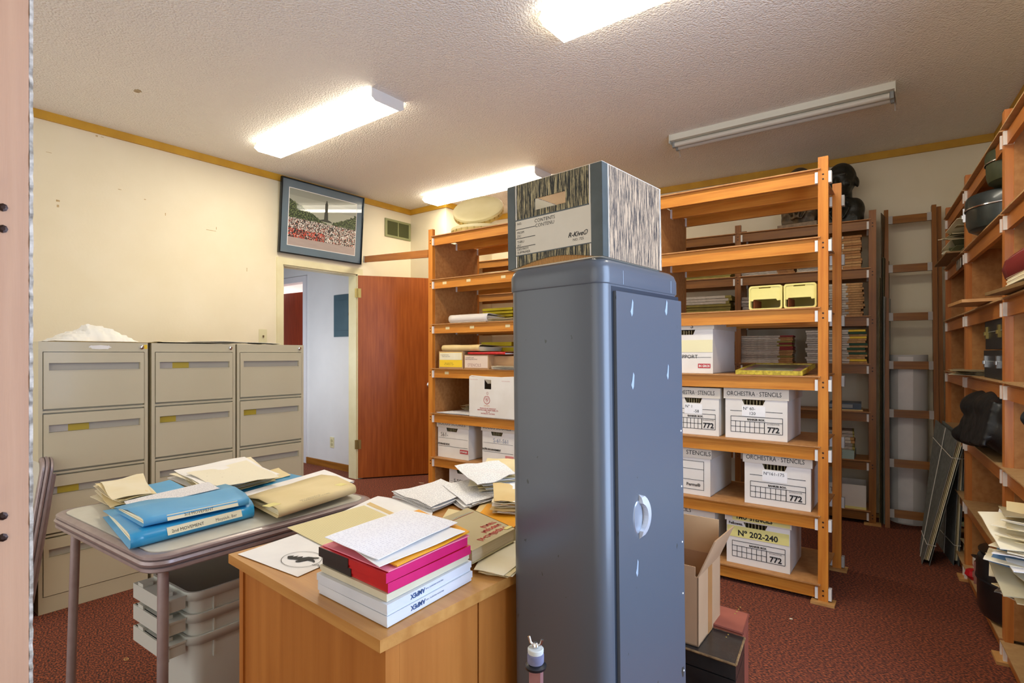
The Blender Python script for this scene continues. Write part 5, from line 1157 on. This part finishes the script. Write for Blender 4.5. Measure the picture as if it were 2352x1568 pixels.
def hard_case(loc, rz, w_, d_, h, label, lm=BRASS):
    t = thing('instrument_case', label, 'instrument case', loc, rz)
    put('case_body', MB().box(-w_/2, w_/2, -d_/2, d_/2, 0, h*.6).bevel(.02, 3), CASE, t, smooth=40)
    put('lid', MB().box(-w_/2-.002, w_/2+.002, -d_/2-.002, d_/2+.002, h*.62, h).bevel(.022, 3), CASE, t, smooth=40)
    put('rim_band', MB().prism([(x-w_/2-.003, y-d_/2-.003) for x, y in rrect(w_+.006, d_+.006, .03)], h*.60, h*.62), mat('pale_rim', '9aa09a', rough=.4), t)
    for x in (-w_*.36, w_*.3):
        put('latch', MB().box(x-.012, x+.012, -d_/2-.010, -d_/2, h*.38, h*.80).box(x-.007, x+.007, -d_/2-.016, -d_/2-.008, h*.5, h*.62).bevel(.003, 2), lm, t, smooth=40)
    put('latch', MB().box(-w_/2-.010, -w_/2, -.012, .012, h*.35, h*.85).bevel(.004, 2), lm, t, smooth=40)
    return t
hard_case(RT.w(1.50, .12, LR[3]+.002), RT.a, .40, .22, .125, 'black case with a chrome latch, lower of two on the middle wall shelf', CHROME)
hard_case(RT.w(1.50, .125, LR[3]+.132), RT.a, .41, .22, .13, 'black case with ornate brass latch, upper of two on the middle wall shelf')
# loose papers, boards
def messy(F, x0, x1, y0, y1, z0, n, dz, mats, label, cat, group, seed, ang=12, tiltx=.0, size=(.22, .28), name='magazine', droop=0, thick=.003):
    rnd = random.Random(seed)
    for k in range(n):
        cx_, cy_ = rnd.uniform(x0, x1), rnd.uniform(y0, y1); a = R(rnd.uniform(-ang, ang)); sx, sy = size[0]*rnd.uniform(.85, 1.05)/2, size[1]*rnd.uniform(.85, 1.05)/2
        q = []
        tz_ = rnd.uniform(-.5, .5)*tiltx
        for ux_, uy_ in ((-1, -1), (1, -1), (1, 1), (-1, 1)):
            x = cx_+ux_*sx*math.cos(a)-uy_*sy*math.sin(a); y = cy_+ux_*sx*math.sin(a)+uy_*sy*math.cos(a)
            q.append(Vector(F.w(x, y, z0+k*dz+(ux_*tz_*.02)-(droop*max(0, -y)*k/n))))
        sheet(name, q, mats[rnd.randrange(len(mats))], label, cat, group, thick=thick, wave=dz*1.2, seed=seed+k*.3, nu=5, nv=5)
OLDP = mat('old_paper', 'b3a582', 'a3936c', scale=10, rough=.8); OLDG = mat('old_green_paper', '8c8c66', '7a7a55', scale=8, rough=.8); PHOTO = mat('grey_photo_print', 'c9c4b4', '55524c', scale=30, rough=.5)
messy(RT, .40, .66, .06, .14, LR[5]+.004, 26, .0085, [OLDP, OLDG, PAPC, OLDP], 'crumpled old paper in the heap on the far wall shelf', 'paper', 'heap of old papers on the far wall shelf', 5, ang=16, tiltx=2.5, size=(.20, .26), name='paper_sheet')
o = put('loose_board', MB().box(-.30, .30, -.075, .20, -.009, .0).bevel(.001, 1), mat('loose_board_brown', '8c6a3c', '7a5a30', scale=20, rough=.6), None, RT.w(.44, .0, LR[5]+.0125), (0, 0, RT.a)); tag(o, 'dark loose board under the old papers, sticking out of the far wall shelf', 'board')
put('label_card', MB().box(.52, .70, -.004, -.0025, LR[5]-.075, LR[5]-.02), PHOTO, tr)
LBD = mat('loose_board_light', 'b4814a', 'c4925a', scale=20, rough=.55)
def board(c4, z, th, m, label):
    mb = MB(); ce = sum((Vector((x, y, 0)) for x, y in c4), Vector())/4
    mb.prism([(x-ce.x, y-ce.y) for x, y in c4], 0, th); o = put('loose_board', mb.bevel(.001, 1), m, None, (ce.x, ce.y, z)); return tag(o, label, 'board')
board([(.021, 3.50), (.069, 3.205), (.35, 3.17), (.38, 3.62)], LR[4]+.006, .014, LBD, 'loose orange-brown board jutting out below the round black case')
board([(.135, 2.93), (.30, 2.10), (.50, 2.10), (.48, 2.98)], LR[4]+.008, .013, mat('loose_board_grey', '8a6c44', '7c6038', scale=20, rough=.6), 'loose brown board jutting out under the red binder')
a, b = 1.98, 2.28
t = folder('ring_binder', Vector(RT.w(a, -.04, LR[4]+.024)), Vector(RT.w(2.62, -.04, LR[4]+.024)), Vector(RT.w(2.62, .22, LR[4]+.024)), Vector(RT.w(a, .22, LR[4]+.024)), .13, mat('dark_red_binder', '7a1a20', rough=.4), 'dark red binder bulging with loose scores on the wall shelf', backth=.9, seed=20, block=PAPC)
pile('score_sheet', [Vector(RT.w(.62, .16, LR[3]+.002)), Vector(RT.w(.62, -.03, LR[3]+.002)), Vector(RT.w(1.12, -.05, LR[3]+.002)), Vector(RT.w(1.12, .12, LR[3]+.002))], 6, .004, [PAPC, MANILAP, OLDP], 'old score lying beside the two black cases', group='old scores beside the black cases', jit=.03, seed=83, ang=9)
# garment bag: one soft lumpy body
t = thing('garment_bag', 'black soft bag slumped on the wall shelf over the gap', 'bag', RT.w(1.40, .08, LR[2]+.002), RT.a)
b = MB()
for x, y, z, q in ((-.22, .0, .10, (.16, .15, .10)), (.0, .02, .11, (.22, .15, .11)), (.20, .02, .12, (.2, .14, .12)), (-.12, -.03, .20, (.20, .13, .085)), (.10, .0, .22, (.22, .14, .08)), (-.26, -.06, .05, (.12, .12, .06)), (.28, .03, .2, (.14, .12, .09))): b.ball((x, y, z), q)
for i in range(7): b.tube([(-.34+i*.02, -.10-.005*i, .06+i*.028), (-.1, -.155+i*.006, .04+i*.03), (.3, -.13+i*.006, .07+i*.03)], .012, 8)
remeshed(b, .011, 'soft_body', mat('black_nylon', '14181a', '0e1113', scale=12, rough=.45, bump=.5, bscale=14), t, 4)
# tote of small things on the lowest shelf
t = thing('carton_box', 'small white box with a black disc on it, on the lowest wall shelf', 'box', RT.w(rt(2232, .03), .03, LR[0]+.001), RT.a-R(2))
put('carton', MB().box(-.10, .12, 0, .13, 0, .052).bevel(.003, 1), BOXW, t); txt('GEMEINHARDT', .014, INK, t, (-.06, -.001, .02)); put('red_label', MB().box(.02, .07, -.001, 0, .008, .014), INKR, t)
t = thing('black_disc', 'round black disc with an orange ring lying on the small white box', 'disc', RT.w(rt(2232, .03)+.02, .10, LR[0]+.0545), RT.a)
put('disc', MB().lathe([(.075, 0), (.078, .006), (.07, .011), (0, .010)], 32), BLACK, t, smooth=40); put('orange_ring', MB().lathe([(.046, .0112), (.046, .0128), (.052, .0128), (.052, .0112)], 32, cap=False), mat('ring_orange', 'b05a38', rough=.6), t)
m = MB(); m.lathe([(.03, 0), (.045, .02), (.04, .045), (.0, .052)], 8, sx=1.2); o = put('red_cap', m, mat('bright_red', 'c41420', rough=.4), None, RT.w(1.06, .02, LR[0]+.002)); tag(o, 'bright red cap beside the small white box', 'pouch')  # unidentified small red object, taken for a cap
o = put('red_stick', MB().tube([(0, 0, 0), (.12, .02, .01)], .007, 8), MATS['bright_red'], None, RT.w(1.12, .12, LR[0]+.14), (0, 0, RT.a)); tag(o, 'short red stick lying over the black bag', 'stick')
t = thing('soft_bag', 'small dark pouch behind the red cap on the lowest wall shelf', 'bag', RT.w(1.18, .14, LR[0]+.002), RT.a)
b = MB(); b.ball((0, 0, .06), (.14, .09, .06)); b.ball((.1, .02, .07), (.1, .08, .06)); remeshed(b, .01, 'soft_body', MATS['black_nylon'], t, 3)
messy(RT, .55, .70, .10, .16, LR[0]+.003, 14, .012, [OLDP, BLACK, OLDG, OLDP], 'old booklet piled on the lowest shelf behind the small white box', 'booklet', 'old booklets behind the small white box', 9, ang=8, size=(.22, .18), name='booklet', thick=.007)
drum_case(RT.w(1.53, .14, LR[0]+.002), .190, .27, mat('glossy_black_case', '15181a', '101214', scale=30, rough=.28, coat=.4), 'very large glossy black round case on the lowest wall shelf', rim=BLACK)
t = thing('cap_hat', 'black peaked cap resting on the big round case', 'hat', RT.w(1.49, .13, LR[0]+.277), RT.a)
put('crown', MB().lathe([(.12, 0), (.125, .03), (.10, .055), (.0, .065)], 28, sx=1.15), mat('hat_green_black', '16201c', rough=.35, coat=.3), t, smooth=50); put('brim', MB().lathe([(.125, 0), (.17, -.001), (.17, .003), (.12, .006)], 28, cap=False), MATS['hat_green_black'], t, smooth=30)
t = thing('strap_case', 'little black strapped case hanging at the lower wall shelf', 'case', RT.w(1.58, .10, LR[1]+.002), RT.a)
put('case_body', MB().box(-.06, .06, -.05, .06, 0, .15).bevel(.012, 3), BLKCASE, t, smooth=40)
for z in (.03, .07, .11): put('buckle', MB().box(-.068, -.058, -.03, .03, z, z+.02).bevel(.004, 2), BLACK, t)
messy(RT, 2.24, 2.40, .0, .08, LR[1]+.004, 34, .0078, [PAPC, MANILAP, PAPW, PAPC, OLDP, PHOTO, PAPW, PAPC, MANILAP, mat('magazine_blue', '5a7a9a', rough=.4)], 'dog-eared sheet in the big heap spilling off the wall shelf', 'paper', 'heap of sheets spilling off the wall shelf', 12, ang=34, tiltx=4, size=(.23, .27), name='paper_sheet')
t = thing('instrument_case', 'black hard case with chrome catches standing on the lowest shelf at the photo edge', 'instrument case', RT.w(2.46, .09, LR[0]+.002), RT.a)
put('case_body', MB().box(-.16, .30, -.12, .12, 0, .13).bevel(.02, 3), CASE, t, smooth=40); put('lid', MB().box(-.162, .302, -.122, .122, .134, .24).bevel(.024, 3), CASE, t, smooth=40)
for x in (-.11, .05): put('latch', MB().box(x-.01, x+.01, -.134, -.122, .10, .17).bevel(.003, 2), CHROME, t)
t = thing('vase', 'small brown turned ornament standing on the wall shelf at the photo edge', 'ornament', RT.w(2.22, .05, LR[3]+.002), RT.a)
put('body', MB().lathe([(.03, 0), (.022, .01), (.035, .05), (.03, .1), (.02, .14), (.028, .17)], 20), mat('brown_glaze', '6a2c1c', rough=.3), t, smooth=40)
# portfolios tied with white string
PFG = mat('grey_portfolio', '6c706c', '5c605c', scale=40, rough=.75, bump=.1)
def portfolio(bl, br, tr_, tl, th, label, seed):
    """bl..tl: four corners of the outer face; thickness grows away from the viewer"""
    P4 = [Vector(q) for q in (bl, br, tr_, tl)]; ce = sum(P4, Vector())/4; ce.z = 0; nrm = (P4[1]-P4[0]).cross(P4[3]-P4[0]).normalized()
    if nrm.x < 0: nrm = -nrm
    t = thing('portfolio', label, 'portfolio', ce)
    def slab(o0, o1, m, name, k=1.0):
        mm = sum(P4, Vector())/4; q = [mm+(p-mm)*k-ce for p in P4]
        mb = MB(); mb.poly([tuple(p+nrm*o0) for p in q]+[tuple(p+nrm*o1) for p in q], [(0, 3, 2, 1), (4, 5, 6, 7), (0, 1, 5, 4), (1, 2, 6, 5), (2, 3, 7, 6), (3, 0, 4, 7)]); put(name, mb, m, t)
    slab(0, .003, PFG, 'cover'); slab(th, th+.003, PFG, 'cover')
    for k in range(4): slab(.005+k*(th-.006)/4, .005+(k+.6)*(th-.006)/4, [PAPC, OLDP, MANILAP, PAPC][k], 'sheet_bundle', .93)
    def pt(u, v, off): return tuple(P4[0].lerp(P4[1], u).lerp(P4[3].lerp(P4[2], u), v)-ce+nrm*off)
    sm = mat('white_string', 'd0ccc0', rough=.8)
    for a in ((.5, 0, .5, 1), (0, .86, 1, .84), (0, .14, 1, .16)):
        put('string', MB().tube([pt(a[0], a[1], -.002), pt((a[0]+a[2])/2, (a[1]+a[3])/2, -.0035), pt(a[2], a[3], -.002), pt(a[2], a[3], th+.005), pt((a[0]+a[2])/2, (a[1]+a[3])/2, th+.006)], .0022, 6), sm, t)
    return t
pf = portfolio((-.115, 4.39, 0), (-.097, 4.08, 0), (.070, 4.13, .76), (-.035, 4.50, .82), .035, 'grey portfolio tied with white string leaning on the wall shelving', 1)
portfolio((-.03, 4.62, 0), (.050, 4.17, 0), (.082, 4.18, .75), (-.0, 4.62, .75), .025, 'second grey tied portfolio behind the leaning one, against the shelf post', 2)
# leaning shelf end frame and paper roll
t = thing('shelf_end_frame', 'dark wooden ladder-like shelf end leaning on the back wall', 'frame', (-.325, 4.80, 0), R(8), rot=None)
Lf = 2.33; lean = math.asin(.24/Lf); t.rotation_euler = (-lean, 0, R(6)); WF = .315
for x in (0, WF-.028): put('post', MB().box(x, x+.028, -.0225, .0225, 0, Lf).bevel(.002, 1), DZ, t)
put('post', MB().box(WF+.004, WF+.03, .0, .04, 0, Lf-.01).bevel(.002, 1), DZ, t)
for z in (.105, .46, .815, 1.165, 1.52, 1.88, 2.25):
    put('rung', MB().box(.028, WF-.028, -.012, .006, z-.028, z+.028).bevel(.002, 1), DX, t)
    for x in (.028, WF-.028-.026): put('bracket', MB().box(x, x+.026, -.018, -.0125, z-.03, z+.03).bevel(.0015, 1), GREYB, t)
t = thing('paper_roll', 'thick white paper roll standing upright behind the ladder-like frame', 'roll', (-.200, 5.07, 0), 0)
put('roll', MB().lathe([(.118, 0), (.118, 1.235), (.108, 1.235), (.108, 0)], 48, cap=False), mat('roll_white', 'd8d6d0', 'd0cec8', scale=2, rough=.6), t, smooth=40)
put('loose_end', MB().prism([(.1185*math.cos(a), .1185*math.sin(a)) for a in [R(-118+i*4) for i in range(12)]]+[(.1215*math.cos(a), .1215*math.sin(a)) for a in [R(-74-i*4) for i in range(12)]], .01, 1.22), PAPW, t)
for k, (x, h, mm, th) in enumerate(((-.352, 2.27, 'sheet_dark', .006), (-.372, 2.1, 'sheet_dark', .005), (-.358+.022, 1.72, 'sheet_grey', .006), (-.385, 1.65, 'sheet_green', .006))):
    pass
SH = [mat('sheet_brown', '5c4a28', '4c3c20', scale=10, rough=.6), mat('sheet_greyblue', '9aa09c', '8a908c', scale=10, rough=.4), mat('sheet_olive', '4a4a2e', rough=.6), mat('sheet_tan', '8a7440', rough=.6)]
for x, h, y0, m_, lb, tl_ in ((-.356, 2.27, 4.86, SH[0], 'tall dark sheet of board standing on edge next to the back shelving post', 1.6), (-.338, 1.66, 4.87, SH[1], 'grey-white thin sheet standing on edge beside the ladder-like frame', 1.2), (-.346, 1.95, 4.885, SH[2], 'olive thin sheet standing on edge between darker boards', 1.4), (-.366, 1.80, 4.87, SH[3], 'tan thin sheet standing on edge close to the back shelving', 1.0)):
    o = put('board_sheet', MB().box(0, .004, 0, .26, 0, h), m_, None, (x, y0, 0), (0, R(tl_*.0), R(-6+tl_))); tag(o, lb, 'board')
# ------------------------------------------------------------------ cases and carton beside the locker
def quad_case(c4, z1, m, edge, label):
    ce = sum(c4, Vector())/4; ce.z = 0; t = thing('old_case', label, 'case', ce); q = [(p.x-ce.x, p.y-ce.y) for p in c4]
    put('case_body', MB().prism(q, .0, z1*.86).bevel(.006, 2), m, t, smooth=40); put('lid', MB().prism(q, z1*.87, z1).bevel(.006, 2), m, t, smooth=40)
    nn_ = len(q)
    for i in range(nn_):
        a, b = Vector((*q[i], z1-.003)), Vector((*q[(i+1) % nn_], z1-.003)); put('edge_binding', MB().tube([a, b], .0035, 6), edge, t)
    for i in range(4): put('stud', MB().ball((q[1][0]*.6, q[1][1]*.6+.02*i, z1), (.003, .003, .002), seg=8, rings=6), BRASS, t)
    return t
zb = .36
A, B_, C_ = P(1690, 1525, zb), P(1710, 1463, zb), P(1586, 1490, zb)
A2 = A+(C_-A)*1.9; B2 = B_+(A2-A)
quad_case([A, B_, B2, A2], zb, mat('worn_black_leather', '2a2622', '1c1a18', scale=12, rough=.4, coat=.3, bump=.2, bscale=40), mat('frayed_tan', '8a6a40', '5c4428', scale=60, rough=.9), 'worn black leather case with frayed tan edges under the open carton')
zr = .372
A, B_, C_ = P(1706, 1453, zr), P(1719, 1409, zr), P(1640, 1432, zr)
A2 = A+(C_-A)*2.2; B2 = B_+(A2-A)
quad_case([A, B_, B2, A2], zr, mat('brown_red_case', '9c5440', '8c4836', scale=8, rough=.55), mat('brown_binding', '74382a', rough=.6), 'reddish-brown case standing behind the worn black case')
# open corrugated carton
cz = zb+.002; K1 = P(1604, 1486, cz); K2 = P(1654, 1418, cz); e_ = (K2-K1).normalized(); w_ = Vector((-e_.y, e_.x, 0)); Lc = (K2-K1).length; ch_ = .208; Wc = .27
KR = mat('kraft_carton', 'b08c68', 'a88460', scale=5, rough=.75); KI = mat('kraft_inside', 'c8a478', 'bd9a6e', scale=5, rough=.8)
t = thing('open_carton', 'open brown corrugated carton with raised flaps beside the locker', 'carton', K1, math.atan2(e_.y, e_.x))
put('carton', MB().box(0, Lc, 0, .004, 0, ch_).box(0, Lc, Wc-.004, Wc, 0, ch_).box(0, .004, 0, Wc, 0, ch_).box(Lc-.004, Lc, 0, Wc, 0, ch_).box(0, Lc, 0, Wc, 0, .004), KR, t)
put('tape_strip', MB().box(Lc*.42, Lc*.60, -.0008, .0, .0, ch_), mat('brown_tape', 'a87848', rough=.3), t)
put('flap', MB().poly([(0, .0, ch_), (Lc, .0, ch_), (Lc-.0, -.045, ch_+.105), (.02, -.045, ch_+.112), (0, .004, ch_), (Lc, .004, ch_), (Lc, -.041, ch_+.105), (.02, -.041, ch_+.112)], [(0, 1, 2, 3), (7, 6, 5, 4), (0, 4, 5, 1), (1, 5, 6, 2), (2, 6, 7, 3), (3, 7, 4, 0)]), KR, t)
put('flap', MB().box(Lc-.003, Lc, .004, Wc-.004, ch_, ch_+.118), KI, t)
put('flap', MB().box(.0, .003, .01, Wc-.01, ch_, ch_+.03), KR, t)
put('crumpled_filling', MB().box(.01, Lc-.01, .01, Wc-.01, .005, ch_*.6), mat('tan_filling', 'c0a078', '8c7454', scale=20, rough=.8, bump=.4), t)
# cymbal stand top
t = thing('cymbal_stand', 'chrome cymbal stand top with a wing nut in front of the locker', 'stand', (-.522, .738, 0), R(10))
tl_ = R(-6)
PKM = mat('pink_chrome', 'b88a88', 'a87a7a', scale=30, rough=.3, metal=.5)
zt_ = .762
put('tube', MB().tube([(.0, 0, .02), (.0, 0, zt_-.10)], .009, 14), CHROME, t, smooth=60)
put('tilter', MB().box(-.009, .011, -.006, .006, zt_-.10, zt_-.033).bevel(.003, 2), PKM, t)
put('wing_screw', MB().lathe([(.006, -.012), (.008, 0), (.006, .012)], 12, M=Matrix.Translation((.006, -.012, zt_-.085)) @ Matrix.Rotation(R(90), 4, 'X')).tube([(-.008, -.016, zt_-.10), (.006, -.014, zt_-.085), (.02, -.016, zt_-.095)], .004, 8), CHROME, t, smooth=50)
put('cup_washer', MB().lathe([(.003, zt_-.031), (.017, zt_-.030), (.018, zt_-.026), (.012, zt_-.022)], 28), BLACK, t, smooth=40)
put('felt', MB().lathe([(.0125, zt_-.022), (.0135, zt_-.020), (.0135, zt_-.008), (.0125, zt_-.006)], 28), mat('grey_felt', '7c7c94', '6a6a84', scale=60, rough=.9), t, smooth=40)
put('felt', MB().lathe([(.0125, zt_-.006), (.013, zt_-.004), (.013, zt_+.001), (.012, zt_+.002)], 28), mat('white_felt', 'c8cac4', rough=.8), t, smooth=40)
m = MB().lathe([(.005, zt_+.002), (.0055, zt_+.008), (.003, zt_+.011)], 14)
for s_ in (-1, 1): m.tube([(s_*.003, 0, zt_+.006), (s_*.009, 0, zt_+.009), (s_*.012, 0, zt_+.018)], .0024, 8)
put('wing_nut', m, CHROME, t, smooth=50)
put('leg', MB().tube([(0, 0, .30), (.16, -.02, .008)], .006, 8), CHROME, t, smooth=60); put('leg', MB().tube([(0, 0, .30), (-.09, -.13, .008)], .006, 8), CHROME, t, smooth=60); put('leg', MB().tube([(0, 0, .30), (-.06, .15, .008)], .006, 8), CHROME, t, smooth=60)
# crumbs on the carpet
def loop_on_floor(px, py, r, m, name, label, cat):
    p = P(px, py, .004); mb = MB(); mb.tube([(math.cos(a)*r*(1+.3*math.sin(2*a)), math.sin(a)*r*.7, 0) for a in [i*2*math.pi/16 for i in range(17)]], .0016, 6)
    o = put(name, mb, m, None, p, smooth=60); tag(o, label, cat)
loop_on_floor(290, 1513, .010, mat('rubber_tan', 'd0a468', rough=.6), 'rubber_band', 'small tan rubber band lying on the carpet by the card table', 'rubber band')
for px, py, w__, lb in ((1817, 1421, .012, 'tiny pale paper scrap on the carpet near the shelf foot'), (968, 1109, .05, 'thin pale sliver on the carpet before the open door')):
    p = P(px, py, .001); o = put('paper_scrap', MB().box(-w__/2, w__/2, -.004, .004, 0, .002), PAPC, None, p, (0, 0, R(20))); tag(o, lb, 'scrap')
# stains and scuffs on the ceiling
st = MB(); rnd = random.Random(3)
st_m = mat('ceiling_flake', 'b8a684', 'a89070', scale=60, rough=.9)
pc = P(316, 209, CEIL-.0015)
pts = [(pc.x+.03*math.cos(a)*rnd.uniform(.6, 1.1), pc.y+.022*math.sin(a)*rnd.uniform(.6, 1.1)) for a in [i*2*math.pi/14 for i in range(14)]]
o = put('ceiling_flake', MB().prism(pts, CEIL-.002, CEIL), st_m); o['kind'] = 'structure'

SCF = mat('wall_scuff_brown', 'b89c6c', 'cdb58a', scale=40, rough=.9)
for px, py, w__, h__ in ((133, 461, .02, .012), (133, 473, .012, .016), (485, 529, .075, .004), (567, 619, .005, .03), (222, 312, .012, .010), (235, 315, .016, .004), (275, 435, .02, .004), (333, 458, .012, .006), (497, 524, .005, .02), (380, 492, .006, .02), (112, 350, .03, .003)):
    k = (px-1176)/FPX; d = WX0/(-CY+CX*k); y = (CX+CY*k)*d; z = EYE+(HOR-py)/FPX*d
    o = put('wall_scuff', MB().box(WX0, WX0+.0008, y-w__/2, y+w__/2, z-h__/2, z+h__/2), SCF); o['kind'] = 'structure'
